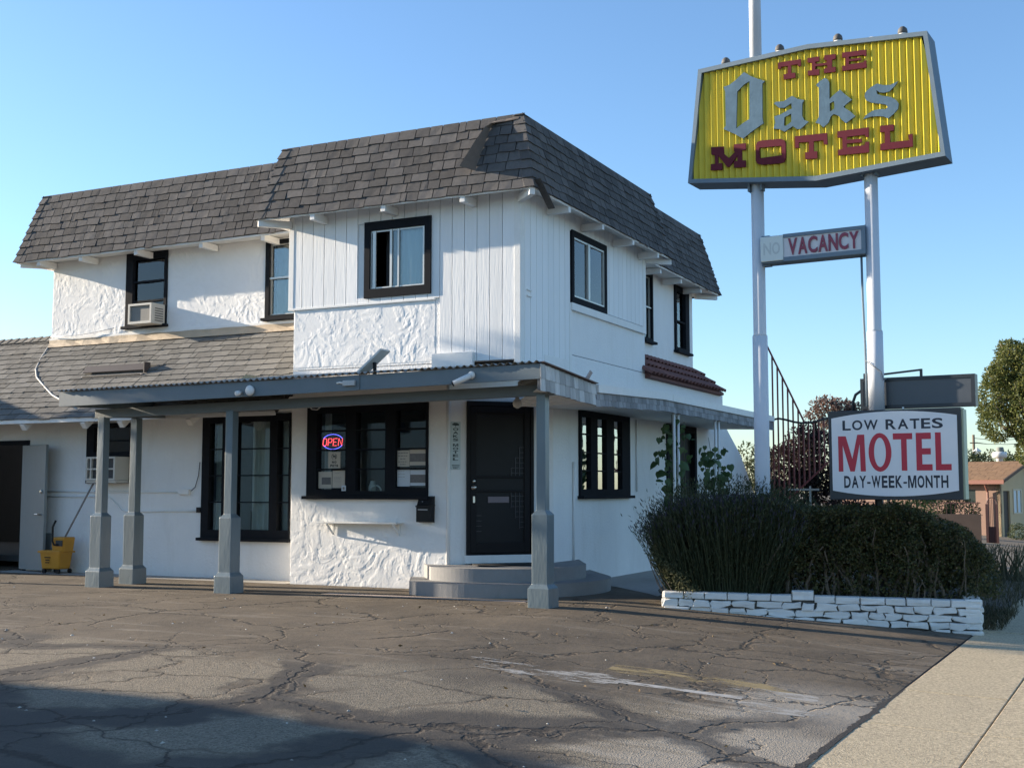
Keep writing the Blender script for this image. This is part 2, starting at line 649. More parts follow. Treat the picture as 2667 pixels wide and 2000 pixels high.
for i in range(len(ys_sl) - 1):
    y0, y1 = ys_sl[i] + 0.010, ys_sl[i + 1] - 0.010
    for x0, x1 in ((5.262, 6.025), (6.035, 7.25), (7.262, 8.6)):
        s = MB()
        dz = R.uniform(-0.003, 0.003)
        z = [H(x, y) + dz for x, y in ((x0, y0), (x1, y0), (x1, y1), (x0, y1))]
        K = lambda x, y: x + 0.030 * (y + 7.18)
        s.add([(K(x, y), y, zz) for x, y, zz in ((x0, y0, -1.0), (x1, y0, -1.0), (x1, y1, -1.0), (x0, y1, -1.0), (x0, y0, z[0]), (x1, y0, z[1]), (x1, y1, z[2]), (x0, y1, z[3]))],
              [(0, 3, 2, 1), (4, 5, 6, 7), (0, 1, 5, 4), (1, 2, 6, 5), (2, 3, 7, 6), (3, 0, 4, 7)])
        s.build('slab', CONC, sw, bevel=0.006)
# dark joint between the asphalt and the pavement is the gap itself; the street kerb
k = MB()
k.box(8.99, 9.14, -40, 60, -0.7, -0.33)
k.build('kerb', CONC_GREY, kind='structure')

# tar and grit along the joint, with ragged edges
jr = random.Random(12)
m = MB()
vs = []
yy = -13.0
while yy < 1.5:
    a, b = jr.uniform(0.006, 0.030) + (0.03 if jr.random() < 0.12 else 0), jr.uniform(0.003, 0.012) + (0.022 if jr.random() < 0.07 else 0)
    for x in (5.245 - a, 5.262 + b):
        X_ = x + 0.030 * (yy + 7.18)
        vs.append((X_, yy, H(X_, yy) + 0.005))
    yy += jr.uniform(0.02, 0.09)
m.add(vs, [(2 * i, 2 * i + 1, 2 * i + 3, 2 * i + 2) for i in range(len(vs) // 2 - 1)])
m.build('joint_filler', mat('tar_joint', (0.035, 0.03, 0.026), 0.9, 0.3, 30, 0.6, 80), kind='structure')

# worn paint on the drive, 4 mm above it
def decal(name, pts, material, dz=0.004):
    mb = MB()
    mb.add([(x, y, H(x, y) + dz) for x, y in pts], [tuple(range(len(pts)))])
    return mb.build(name, material, kind='structure')


P_WHITE = paint_material('worn_white_paint', (0.56, 0.53, 0.48), 0.10)
P_WHITE2 = paint_material('worn_white_paint_patch', (0.46, 0.43, 0.38), 0.035)
P_YELLOW = paint_material('worn_yellow_paint', (0.36, 0.27, 0.13), 0.06)


def strip(name, a, b, w, material, n=8, dz=0.004):
    a, b = Vector((*a, 0)), Vector((*b, 0))
    d = (b - a).normalized()
    s = Vector((-d.y, d.x, 0)) * w / 2
    mb = MB()
    vs = []
    for i in range(n + 1):
        p = a + (b - a) * i / n
        for q in (p - s, p + s):
            vs.append((q.x, q.y, H(q.x, q.y) + dz))
    mb.add(vs, [(2 * i, 2 * i + 2, 2 * i + 3, 2 * i + 1) for i in range(n)])
    return mb.build(name, material, kind='structure')


strip('painted_line', (3.45, -5.46), (4.42, -5.40), 0.10, P_WHITE)
pr = random.Random(31)


def blot(cx, cy, rx, ry, n=30):
    k = [1 + 0.35 * noise.noise(Vector((math.cos(2 * math.pi * i / n) * 1.7 + cx, math.sin(2 * math.pi * i / n) * 1.7, cy))) + pr.uniform(-.16, .16) for i in range(n)]
    return [(cx + rx * k[i] * math.cos(2 * math.pi * i / n), cy + ry * k[i] * math.sin(2 * math.pi * i / n)) for i in range(n)]


for c in ((2.75, -5.62, 0.42, 0.14), (3.2, -5.48, 0.36, 0.20), (2.45, -5.35, 0.3, 0.08), (4.55, -5.05, 0.4, 0.12), (4.75, -5.6, 0.35, 0.16)):
    decal('painted_patch', blot(*c), P_WHITE2, dz=0.0045)
strip('painted_stripe', (3.2, -4.93), (5.28, -4.76), 0.36, P_YELLOW)
strip('concrete_strip', (-9.5, 0.16), (-3.63, 0.16), 0.5, CONC_GREY, 12)
decal('concrete_apron', [(0.0, 2.1), (0.75, 1.5), (1.5, 0.7), (2.1, 0.05), (2.2, 1.0), (2.1, 7.5), (0.0, 7.5)], CONC_GREY)
strip('concrete_strip', (-2.2, -1.16), (0.62, -1.06), 0.22, mat('pinkish_concrete', (0.42, 0.33, 0.27), 0.9, 0.2, 8, 0.4, 60), 12)
# ------------------------------------------------------------------ the motel building
X, Y, Z = Vector((1, 0, 0)), Vector((0, 1, 0)), Vector((0, 0, 1))
motel = thing('motel_building', 'white stucco two storey motel with dark shingled mansard roofs', 'motel', (0, 0, 0))


def wall(name, o, u, n, W, Hh, t=0.14, holes=(), material=None, parent=motel):
    """holes as (u0, u1, z0, z1) measured from o"""
    return MB().slab(o, u, Z, n, W, Hh, t, holes).build(name, material or WHITE, parent)


NX, NY = Vector((-1, 0, 0)), Vector((0, -1, 0))
# ground floor front, chamfered corner, side
wall('wall', (-3.616, 0, 0), X, NY, 2.556, 3.02, 0.14, [(0.286, 2.256, 1.24, 2.50)])
q2 = Vector((1, 1, 0)).normalized()
nq = Vector((1, -1, 0)).normalized()
wall('wall', (-1.06, 0, 0), q2, nq, 1.499, 3.02, 0.14, [(0.263, 1.192, 0.46, 2.512)])
wall('wall', (0, 1.06, -0.6), Y, X, 8.2, 3.85, 0.14, [(0.89, 2.90, 1.85, 3.10), (4.74, 6.40, 0.6, 3.06)])
MB().tube([(-1.062, 0.012, 0.0), (-1.062, 0.012, 3.0)], 0.030, 12).build('corner_bead', WHITE, motel, smooth=True)
# buttress wall that slopes away at the far end
MB().prism([[(0.0, 9.26, -0.8), (0.0, 9.26, 2.72), (0.0, 9.5, 2.55), (0.0, 10.5, 2.05), (0.0, 11.6, 1.2), (0.0, 11.6, -0.8)]], (-0.2, 0, 0)).build('sloping_wall', WHITE, motel)
# recessed ground floor on the left
wall('wall', (-16, 0.45, -0.05), X, NY, 12.384, 2.75, 0.14, [(8.0, 9.0, 1.48, 2.44), (10.39, 12.04, 0.65, 2.50), (5.75, 6.68, 0.05, 2.17)])
wall('wall', (-3.616, 0.448, -0.05), -Y, NX, 0.30, 3.0, 0.14)
# upper floor walls
wall('wall', (-9.69, 1.2, 3.4), X, NY, 6.0, 1.92, 0.14, [(1.715, 2.61, 0.66, 1.94), (4.64, 5.5, 0.62, 1.87)])
wall('wall', (-9.69, 8.938, 2.4), -Y, NX, 7.59, 2.91)
wall('wall', (-3.616, 1.198, 2.7), -Y, NX, 1.05, 2.61)
wall('wall', (-3.616, 0, 3.03), X, NY, 3.616, 2.3, 0.14, [(1.229, 2.29, 0.96, 2.02)])
wall('wall', (0, 0, 3.26), Y, X, 4.78, 2.07, 0.14, [(1.66, 3.0, 0.74, 1.80)])
wall('wall', (-0.142, 4.775, 3.26), -X, Y, 0.35, 2.07)
wall('wall', (-0.5, 4.78, 3.26), Y, X, 4.16, 2.0, 0.14, [(1.22, 1.76, 0.72, 1.97), (3.02, 3.86, 0.72, 1.98)])
wall('wall', (-0.145, 8.94, -0.6), -X, Y, 9.40, 3.85)
wall('wall', (-0.645, 8.94, 3.26), -X, Y, 8.90, 1.99)
fl = MB()
fl.box(-9.6, -0.15, 0.6, 8.8, 2.92, 3.06)
fl.box(-3.5, -0.15, 0.15, 0.6, 2.92, 3.02)
fl.box(-16, -0.2, 1.0, 8.8, 0.1, 0.2)
fl.box(-16, -3.6, 5.0, 5.1, 0.2, 2.9)
fl.box(-3.4, -0.3, 4.6, 4.7, 0.2, 2.9)
fl.box(-9.6, -0.7, 4.9, 5.0, 3.06, 5.2)
fl.build('interior_floor', INNER, motel)


# trowelled stucco: real relief on the sunlit faces
def trowel(p):
    q = Vector(p)
    w = noise.noise_vector(q * 2.2) * 0.18
    a = noise.noise((q + w) * 5.0)
    b = noise.noise((q + w * 1.2) * 12.0 + Vector((7, 3, 1)))
    c = noise.noise(q * 46.0)
    r = max(0.0, 1.0 - abs(noise.noise((q + w * 1.3) * 8.0 + Vector((3, 9, 4)))) * 9.0)
    r2 = max(0.0, 1.0 - abs(noise.noise((q - w) * 11.0 + Vector((13, 2, 4)))) * 8.0)
    gate = min(1.0, max(0.0, noise.noise((q + w) * 3.5 + Vector((1, 8, 2))) * 3.0 + 0.35))
    s = a * 0.6 + b * 0.5 + c * 0.12
    p1 = min(1.0, max(0.0, (s + 0.06) / 0.08))
    p2 = min(1.0, max(0.0, (s - 0.16) / 0.08))
    amp = 0.6 + 0.4 * min(1.0, max(0.0, noise.noise(q * 1.3) * 2.0 + 0.5))
    return 0.78 * amp * (0.0030 * p1 + 0.0022 * p2 + 0.0042 * r * r * gate + 0.0010 * r2 * (1 - gate) + 0.0009 * b) + 0.0006 * c


def skin(o, u, n, W, Hh, holes, res=0.0092, off=0.003):
    o, u, n = Vector(o), Vector(u), Vector(n)
    nu, nv = max(2, int(W / res)), max(2, int(Hh / res))
    vs, fs = [], []
    for j in range(nv + 1):
        for i in range(nu + 1):
            p = o + u * (W * i / nu) + Z * (Hh * j / nv)
            h = 0.0 if i in (0, nu) or j in (0, nv) else trowel(p)
            vs.append(p + n * (off + h))
    for j in range(nv):
        for i in range(nu):
            cu, cv = W * (i + .5) / nu, Hh * (j + .5) / nv
            if any(h[0] < cu < h[1] and h[2] < cv < h[3] for h in holes):
                continue
            a = j * (nu + 1) + i
            fs.append((a, a + 1, a + nu + 2, a + nu + 1))
    mb = MB()
    mb.add(vs, fs)
    return mb.build('stucco', WHITE_ROUGH, motel, smooth=True)


skin((-3.612, 0, 0.0), X, NY, 2.53, 2.98, [(0.282, 2.25, 1.24, 2.50)])
skin((-3.61, 0, 3.06), X, NY, 2.34, 0.86, [])
skin((-9.685, 1.2, 3.78), X, NY, 6.06, 1.52, [(1.71, 2.605, 0.28, 1.56), (4.635, 5.495, 0.24, 1.49)])


# ------------------------------------------------------------------ siding boards, one by one
def planks(o, u, n, W, spec, step=0.19, th=0.022):
    """spec(a0, a1) -> list of (z0, z1) pieces of the board between a0 and a1"""
    o, u, n = Vector(o), Vector(u), Vector(n)
    a = 0.0
    while a < W - 0.02:
        b = min(W, a + step)
        for z0, z1 in spec(a, b):
            m = MB()
            c = o + u * ((a + b) / 2) + Z * ((z0 + z1) / 2) + n * (th / 2 + 0.002)
            m.obox(c, u * ((b - a) / 2 - 0.0045), n * (th / 2), Z * ((z1 - z0) / 2))
            m.build('plank', WHITE_WOOD, motel)
        a = b


def front_spec(a, b):
    x = -3.66 + (a + b) / 2
    lo = 3.92 if x < -1.27 else 3.03
    if -2.45 < x < -1.27:
        return [(lo, 3.995), (5.05, 5.31)] if x < -1.33 else [(lo, 5.31)]
    return [(lo, 5.31)]


planks((-3.66, 0, 0), X, NY, 3.60, front_spec)


def side_spec(a, b):
    y = (a + b) / 2 + 0.1
    lo = 3.0 if y < 1.6 else 4.02
    if 1.66 < y < 2.98:
        return [(5.05, 5.31)]
    return [(lo, 5.31)]


planks((0, 0.1, 0), Y, X, 4.58, side_spec)
felt = MB()
felt.box(-3.66, -0.06, -0.0015, 0.001, 3.93, 5.30)
t_ = MB()
t_.box(-0.065, 0.028, -0.028, 0.095, 2.98, 5.325)
t_.build('corner_board', WHITE_TRIM, motel, bevel=0.004)
for nm, bb in (('trim_board', (-3.70, -3.615, -0.03, 0.12, 3.905, 5.32)), ('trim_board', (-3.70, -1.262, -0.034, 0.0, 3.895, 3.925)),
               ('trim_board', (0.0, 0.03, 1.585, 1.665, 3.0, 3.99)), ('trim_board', (0.0, 0.03, 4.64, 4.785, 3.9, 5.32)),
               ('trim_board', (0.0, 0.05, 1.64, 4.72, 3.895, 4.0)), ('trim_board', (0.0, 0.028, 0.73, 1.58, 3.02, 3.16))):
    MB().box(*bb).build(nm, WHITE_TRIM, motel, bevel=0.003)
MB().box(-1.275, -0.65, -0.09, -0.026, 2.96, 3.15).build('cover_box', WHITE_TRIM, motel, bevel=0.004)
for z in (3.95, 4.03):
    MB().box(0.02, 0.045, 0.16, 0.30, z - 0.07, z - 0.055).build('bracket', WHITE_TRIM, motel)


# ------------------------------------------------------------------ windows
def window(o, u, n, W, Hh, cols, rows, parent=motel, fw_out=0.03, proud=0.035, depth=0.09, gd=-0.03, panes=True, glass=GLASS, frame_mat=DARK_TRIM, sill=True, munt=0.022, sash=None, over=0.0, munt_mat=None):
    """o: lower left corner of the outer frame. cols: glazed column ranges; rows: heights of the glazing bars."""
    o, u, n = Vector(o), Vector(u), Vector(n)
    z0, z1 = cols[0][2], cols[0][3]
    holes = [(c[0], c[1], c[2], c[3]) for c in cols]
    m = MB().slab(o + n * proud, u, Z, n, W, Hh, proud + depth, holes)
    fr = m.build('window_frame', frame_mat, parent, bevel=0.004)
    for c in cols:
        zs = [c[2]] + [r for r in rows if c[2] < r < c[3]] + [c[3]]
        for r in zs[1:-1]:
            MB().obox(o + u * ((c[0] + c[1]) / 2) + Z * r + n * (proud * 0.2), u * ((c[1] - c[0]) / 2), Z * munt / 2, n * 0.012).build('glazing_bar', munt_mat or frame_mat, fr)
        for a, b in (zip(zs[:-1], zs[1:]) if panes else ()):
            MB().obox(o + u * ((c[0] + c[1]) / 2) + Z * ((a + b) / 2) + n * gd, u * ((c[1] - c[0]) / 2 + 0.004), Z * ((b - a) / 2), n * 0.002).build('pane', glass, fr)
        if sash:
            MB().slab(o + u * (c[0] - 0.001) + Z * (c[2] - 0.001) + n * (gd + 0.022), u, Z, n, c[1] - c[0] + 0.002, c[3] - c[2] + 0.002, 0.03, [(sash, c[1] - c[0] - sash, sash, c[3] - c[2] - sash)]).build('sash', ALU, fr)
    if sill:
        MB().obox(o + u * W / 2 - Z * 0.018 + n * (proud + 0.01), u * (W / 2 + 0.035), Z * 0.022, n * 0.055).build('sill', frame_mat, fr, bevel=0.004)
    return fr


def curtain(o, u, n, W, Hh, material, fold=0.09, amp=0.022, parent=motel, name='curtain'):
    o, u, n = Vector(o), Vector(u), Vector(n)
    k = max(6, int(W / 0.012))
    vs = []
    for i in range(k + 1):
        a = W * i / k
        d = amp * math.sin(2 * math.pi * a / fold + 0.7 * math.sin(a * 5)) + amp * 0.4 * math.sin(a * 31)
        for z in (0, Hh):
            vs.append(o + u * a + n * d + Z * z)
    m = MB()
    m.add(vs, [(2 * i, 2 * i + 2, 2 * i + 3, 2 * i + 1) for i in range(k)])
    return m.build(name, material, parent, smooth=True)


# office window (three leaves of four panes)
office = window((-3.335, 0, 1.235), X, NY, 1.975, 1.275, [(0.165, 0.655, 0.095, 1.165), (0.825, 1.305, 0.075, 1.165), (1.47, 1.945, 0.12, 1.175)], [0.375, 0.645, 0.915])
curtain((-3.20, 0.22, 1.2), X, NY, 0.12, 1.3, CURTAIN)
# tall window of the recessed front
low_w = window((-5.61, 0.45, 0.60), X, NY, 1.65, 1.86, [(0.14, 0.39, 0.12, 1.74), (0.65, 1.28, 0.13, 1.75), (1.42, 1.63, 0.13, 1.75)], [0.54, 0.94, 1.34], munt=0.018)
curtain((-4.74, 0.555, 0.62), X, NY, 0.45, 1.85, CURTAIN, 0.11, 0.028)
curtain((-5.52, 0.66, 0.62), X, NY, 0.14, 1.85, CURTAIN, 0.08, 0.02)
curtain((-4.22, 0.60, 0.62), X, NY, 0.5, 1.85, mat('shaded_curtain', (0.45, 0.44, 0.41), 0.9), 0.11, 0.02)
hinge = MB()
hinge.box(-5.69, -5.62, 0.405, 0.45, 0.98, 1.06)
hinge.build('junction_box', BLACKISH, motel)
# window with the lower air conditioner
ac_w = window((-8.0, 0.45, 1.43), X, NY, 1.0, 0.96, [(0.16, 0.93, 0.50, 0.90)], [0.68], sill=False)
# upper windows of the left wing
up1 = window((-7.975, 1.2, 4.06), X, NY, 0.895, 1.28, [(0.15, 0.84, 0.08, 1.13)], [0.42, 0.75], munt=0.03)
curtain((-7.9, 1.42, 4.05), X, NY, 0.75, 1.2, mat('grey_curtain', (0.34, 0.35, 0.36), 0.9), 0.13, 0.02)
up2 = window((-5.05, 1.2, 4.02), X, NY, 0.86, 1.25, [(0.075, 0.80, 0.05, 1.19)], [0.64], munt=0.03, sash=0.022, munt_mat=ALU)
curtain((-5.0, 1.40, 4.0), X, NY, 0.8, 1.25, mat('taupe_curtain', (0.40, 0.38, 0.34), 0.9), 0.16, 0.02)
# sliding window of the projecting room, front
fr1 = window((-2.395, 0, 3.985), X, NY, 1.075, 1.075, [(0.09, 0.975, 0.125, 0.95)], [], proud=0.05, sash=0.024, sill=False, gd=0.0, panes=False)
MB().box(-1.97, -1.425, -0.012, -0.008, 4.12, 4.93).build('pane', GLASS, fr1)
for x0, x1 in ((-2.265, -2.215), (-1.985, -1.95), (-1.86, -1.835), (-1.455, -1.43)):
    MB().box(x0, x1, -0.03, -0.005, 4.115, 4.93).build('sash', ALU, fr1)
curtain((-1.84, 0.045, 4.05), X, NY, 0.40, 0.95, BLIND, 0.14, 0.012)
curtain((-2.28, 0.35, 4.0), X, NY, 0.5, 1.0, mat('dim_interior_sheet', (0.10, 0.11, 0.12), 0.9), 0.15, 0.03)  # no curtain: grey sheet added for the dim room behind the open sash
curtain((-1.96, 0.055, 4.05), X, NY, 0.12, 0.95, mat('dim_curtain', (0.16, 0.20, 0.23), 0.9), 0.1, 0.008)
curtain((-1.46, 0.055, 4.05), X, NY, 0.12, 0.95, mat('dim_curtain', (0.16, 0.20, 0.23), 0.9), 0.1, 0.008)
# same kind of window on the street side
fr2 = window((0, 1.655, 3.985), Y, X, 1.35, 1.08, [(0.08, 1.26, 0.11, 0.985)], [], proud=0.045, sash=0.028, sill=False, glass=GLASS_SKY, gd=0.012)
MB().box(0.014, 0.045, 2.255, 2.325, 4.12, 4.955).build('sash', ALU, fr2)
curtain((-0.012, 1.7, 4.05), Y, X, 1.26, 0.98, BLIND, 0.3, 0.004)
# narrow dark windows of the rear block
window((-0.5, 6.0, 3.98), Y, X, 0.54, 1.25, [(0.05, 0.48, 0.06, 1.18)], [0.62], sash=0.015, munt_mat=ALU)
curtain((-0.70, 6.0, 4.0), Y, X, 0.54, 1.2, mat('dark_blind', (0.05, 0.05, 0.055), 0.9), 0.2, 0.006)
rw = window((-0.5, 7.80, 3.98), Y, X, 0.85, 1.26, [(0.09, 0.62, 0.07, 1.16)], [0.58], munt=0.03)
MB().box(-0.66, -0.655, 7.93, 8.3, 4.45, 4.85).build('window_card', CURTAIN, motel)
# three leaves beside the entrance, street side
side_w = window((0, 1.945, 1.235), Y, X, 2.025, 1.265, [(0.06, 0.40, 0.10, 1.15), (0.66, 1.02, 0.10, 1.15), (1.33, 1.67, 0.10, 1.15)], [0.37, 0.635, 0.90], munt=0.02, glass=glass_mat('street_window_glass', refl=5.0), gd=-0.008)
# dark doorway on the street side
dm = MB().slab((0.03, 5.80, -0.25), Y, Z, X, 1.66, 2.72, 0.12, [(0.12, 1.54, 0.1, 2.6)])
sd = dm.build('side_doorway', DARK_TRIM, motel)
MB().box(-0.10, -0.06, 5.92, 6.62, -0.1, 2.35).build('door_leaf', BLACKISH, sd, bevel=0.004)
MB().box(-0.10, -0.06, 6.63, 7.34, -0.1, 2.35).build('door_leaf', BLACKISH, sd, bevel=0.004)

# ------------------------------------------------------------------ entrance door in the chamfered corner
E0 = Vector((-0.874, 0.186, 0))


def dpt(a, z, out=0.0):
    return E0 + q2 * a + nq * out + Z * z


def dbox(mb, a0, a1, z0, z1, d0, d1):
    return mb.obox(dpt((a0 + a1) / 2, (z0 + z1) / 2, (d0 + d1) / 2), q2 * (a1 - a0) / 2, Z * (z1 - z0) / 2, nq * (d1 - d0) / 2)


dfr = MB().slab(dpt(-0.01, 0.455, 0.045), q2, Z, nq, 0.95, 2.062, 0.15, [(0.045, 0.905, 0.02, 2.0)]).build('door_frame', DOOR_DARK, motel)
leaf = dbox(MB(), 0.04, 0.89, 0.48, 2.45, -0.10, -0.05).build('entrance_door', DOOR_DARK, motel)
g = MB()
dbox(g, 0.04, 0.125, 0.48, 2.45, 0.0, 0.035)
dbox(g, 0.805, 0.89, 0.48, 2.45, 0.0, 0.035)
dbox(g, 0.125, 0.805, 2.36, 2.45, 0.0, 0.035)
dbox(g, 0.125, 0.805, 0.48, 0.62, 0.0, 0.035)
dbox(g, 0.125, 0.805, 1.48, 1.515, 0.0, 0.033)
dbox(g, 0.125, 0.805, 1.29, 1.325, 0.0, 0.033)
GRILL = mat('dark_grille_paint', (0.035, 0.03, 0.035), 0.4, 0.1)
g.build('security_grille', DOOR_DARK, leaf, bevel=0.004)
mesh_ = MB()
dbox(mesh_, 0.125, 0.805, 0.62, 1.29, 0.006, 0.010)
dbox(mesh_, 0.125, 0.805, 1.515, 2.36, 0.006, 0.010)
dbox(mesh_, 0.125, 0.805, 1.325, 1.48, 0.006, 0.016)
mesh_.build('screen', BLACKISH, leaf)
gb = MB()
steps_up = [(0.74, 1.90), (0.68, 1.76), (0.62, 1.62)]
for i, (a, zt) in enumerate(steps_up):
    dbox(gb, a - 0.004, a + 0.004, 1.515, zt, 0.012, 0.022)
for j in range(6):
    z = 1.55 + j * 0.07
    a0 = 0.62 if z <= 1.62 else 0.68 if z <= 1.76 else 0.74
    dbox(gb, a0, 0.805, z - 0.004, z + 0.004, 0.012, 0.022)
for a, zb in ((0.74, 0.80), (0.68, 0.94), (0.62, 1.08)):
    dbox(gb, a - 0.004, a + 0.004, zb, 1.29, 0.012, 0.022)
for j in range(7):
    z = 1.24 - j * 0.07
    a0 = 0.62 if z >= 1.08 else 0.68 if z >= 0.94 else 0.74
    dbox(gb, a0, 0.805, z - 0.004, z + 0.004, 0.012, 0.022)
for j in range(4):
    z = 0.98 - j * 0.07
    dbox(gb, 0.125, 0.2 + 0.0 * j, z - 0.004, z + 0.004, 0.012, 0.022)
gb.build('stepped_grille', GRILL, leaf)
for z, r in ((1.44, 0.026), (1.355, 0.036)):
    MB().lathe(dpt(0.085, z, 0.033), [(r, 0), (r, 0.012), (r * 0.6, 0.016), (r * 0.6, 0.04 if r > 0.03 else 0.02), (r * 0.75, 0.045 if r > 0.03 else 0.022), (r * 0.5, 0.06 if r > 0.03 else 0.026)], 14, nq).build('door_knob' if r > .03 else 'deadbolt', METAL, leaf, smooth=True)
dbox(MB(), 0.07, 0.10, 1.15, 1.24, 0.033, 0.05).build('pull_handle', METAL, leaf, bevel=0.004)
dbox(MB(), 0.29, 0.59, 1.15, 1.235, 0.012, 0.02).build('mail_slot', mat('dull_mail_slot', (0.12, 0.10, 0.12), 0.35, 0.1, metal=0.6), leaf, bevel=0.003)
MB().obox(dpt(0.465, 0.40, 0.02), q2 * 0.50, Z * 0.055, nq * 0.05).build('threshold', WHITE, motel, bevel=0.006)

# open grey door at the far left and its dark doorway
dw = MB().slab((-10.27, 0.43, 0.0), X, Z, NY, 0.97, 2.15, 0.10, [(0.06, 0.91, 0.0, 2.08)])
dwf = dw.build('left_doorway', DARK_TRIM, motel)
dl = MB()
dl.bar((-9.36, 0.38, 1.045), (-8.60, 0.17, 1.045), 0.045, 2.03)
dleaf = dl.build('open_door', GREYDOOR, motel, bevel=0.004)
kn = MB()
kn.tube([(-8.70, 0.18, 0.93), (-8.715, 0.12, 0.93), (-8.80, 0.14, 0.93)], 0.016, 8)
kn.build('door_handle', METAL, dleaf)
MB().lathe((-8.70, 0.175, 1.30), [(0.03, 0), (0.03, 0.02), (0.015, 0.03)], 10, (-0.25, -0.97, 0)).build('deadbolt', METAL, dleaf)
MB().box(-8.86, -8.70, 0.40, 0.449, 0.02, 0.62).build('wall_panel', GREYDOOR, motel)
# ------------------------------------------------------------------ mansard roofs with single shingles
def shingle_mesh(seed):
    """unit wide, unit tall slab lying in the xy plane (x along the course, y up the slope), thick butt at y = 0"""
    r = random.Random(seed)
    j = lambda a: r.uniform(-a, a)
    lift = 0.014 + abs(j(0.011))
    bl, br = j(0.05), j(0.05)
    vs = [(0, bl, 0.004 + lift), (0.5, (bl + br) / 2 + j(0.03), 0.004 + lift + j(0.004)), (1, br, 0.004 + lift + j(0.005)), (1, 1, 0.007), (0.5, 1, 0.007), (0, 1, 0.007)]
    low = [(x, y, z - 0.014 if y < 0.5 else z - 0.005) for x, y, z in vs]
    m = MB()
    m.add(vs + low, [(0, 1, 4, 5), (1, 2, 3, 4), (6, 7, 1, 0), (7, 8, 2, 1), (8, 9, 3, 2), (11, 6, 0, 5), (9, 10, 4, 3), (10, 11, 5, 4)])
    return m


SH_SRC = [shingle_mesh(i) for i in range(9)]
SH_MESH = {}
SH_LEFT = [300]


def roof_plane(name, a, b, c, d, material, exposure, wmin, wmax, single=0, side='right', felt=True, seed=1, parent=motel, skip=None):
    """a,b lower edge, d,c upper edge. Shingle courses clipped to the trapezoid; `single` of them become objects of their own."""
    a, b, c, d = map(Vector, (a, b, c, d))
    u = (b - a).normalized()
    n = u.cross(d - a).normalized()
    if n.z < 0:
        n = -n
    v = n.cross(u)
    if v.z < 0:
        v = -v
    HL = (d - a).dot(v)
    u_a, u_b, u_c, u_d = 0.0, (b - a).dot(u), (c - a).dot(u), (d - a).dot(u)
    base = MB()
    base.add([a, b, c, d, a - n * 0.05, b - n * 0.05, c - n * 0.05, d - n * 0.05], [(0, 1, 2, 3), (7, 6, 5, 4), (0, 4, 5, 1), (1, 5, 6, 2), (2, 6, 7, 3), (3, 7, 4, 0)])
    ro = base.build(name, UNDER, parent)
    r = random.Random(seed)
    mass = MB()
    rows = int(HL / exposure + 0.5)
    items = []
    for k in range(rows):
        v0 = k * exposure - 0.012 + r.uniform(-0.004, 0.004)
        lo = u_a + (u_d - u_a) * max(0, v0) / HL
        hi = u_b + (u_c - u_b) * max(0, v0) / HL
        x = lo - r.uniform(0, wmin)
        hgt = min(exposure + 0.035, HL - v0 + 0.01)
        while x < hi:
            w = r.uniform(wmin, wmax)
            if r.random() < 0.05:
                w *= 0.45
            x0, x1 = max(x, lo), min(x + w, hi)
            if x1 - x0 > 0.03:
                dv = r.uniform(-0.006, 0.006) if r.random() < 0.85 else r.uniform(-0.02, 0.012)
                items.append((x0 + 0.006, x1 - 0.006, v0 + dv, hgt - dv, r.randrange(9), r.uniform(-0.5, 0.5)))
            x += w
    if skip:
        items = [it for it in items if not skip(a + u * (it[0] + it[1]) / 2 + v * (it[2] + it[3] / 2))]
    items.sort(key=lambda t: -t[0] if side == 'right' else t[0])
    for i, (x0, x1, v0, h, s, rot) in enumerate(items):
        o = a + u * x0 + v * v0 + n * 0.001
        ux, vy = u * (x1 - x0), v * h
        if i < single and SH_LEFT[0] > 0:
            SH_LEFT[0] -= 1
            key = (material.name, s)
            if key not in SH_MESH:
                SH_MESH[key] = SH_SRC[s].mesh('shingle', material)
            M = Matrix(((ux.x, vy.x, n.x, o.x), (ux.y, vy.y, n.y, o.y), (ux.z, vy.z, n.z, o.z), (0, 0, 0, 1)))
            link('shingle', SH_MESH[key], ro, M)
        else:
            src = SH_SRC[s]
            mass.add([o + ux * p[0] + vy * p[1] + n * p[2] for p in src.v], src.f)
    if mass.v:
        mass.build('shingle_courses', material, ro, kind='stuff')
    return ro


def hip(p, q, out, material, parent, w=0.155, step=0.14, seed=3):
    """folded cap shingles up a hip from p to q; out: the two directions away from the hip along the roof planes"""
    r = random.Random(seed)
    p, q = Vector(p), Vector(q)
    d = (q - p).normalized()
    Lh = (q - p).length
    o1, o2 = [Vector(x).normalized() for x in out]
    nn = (d.cross(o1)).normalized()
    up = -(o1 + o2).normalized()
    k = 0
    m = MB()
    while k * step < Lh:
        s0 = p + d * (k * step - 0.01) + up * 0.045
        s1 = p + d * min(Lh, (k + 1) * step + 0.03) + up * 0.016
        ww = w * r.uniform(0.85, 1.1)
        j = r.uniform(0, 0.012)
        e = [s0 + o1 * ww + up * j, s0 + up * 0.006, s0 + o2 * ww + up * j, s1 + o2 * ww, s1, s1 + o1 * ww]
        m.add(e + [x - up * 0.020 for x in e], [(0, 1, 4, 5), (1, 2, 3, 4), (6, 7, 1, 0), (7, 8, 2, 1), (8, 9, 3, 2), (11, 6, 0, 5), (9, 10, 4, 3), (10, 11, 5, 4)])
        k += 1
    return m.build('hip_cap', material, parent, kind='stuff')


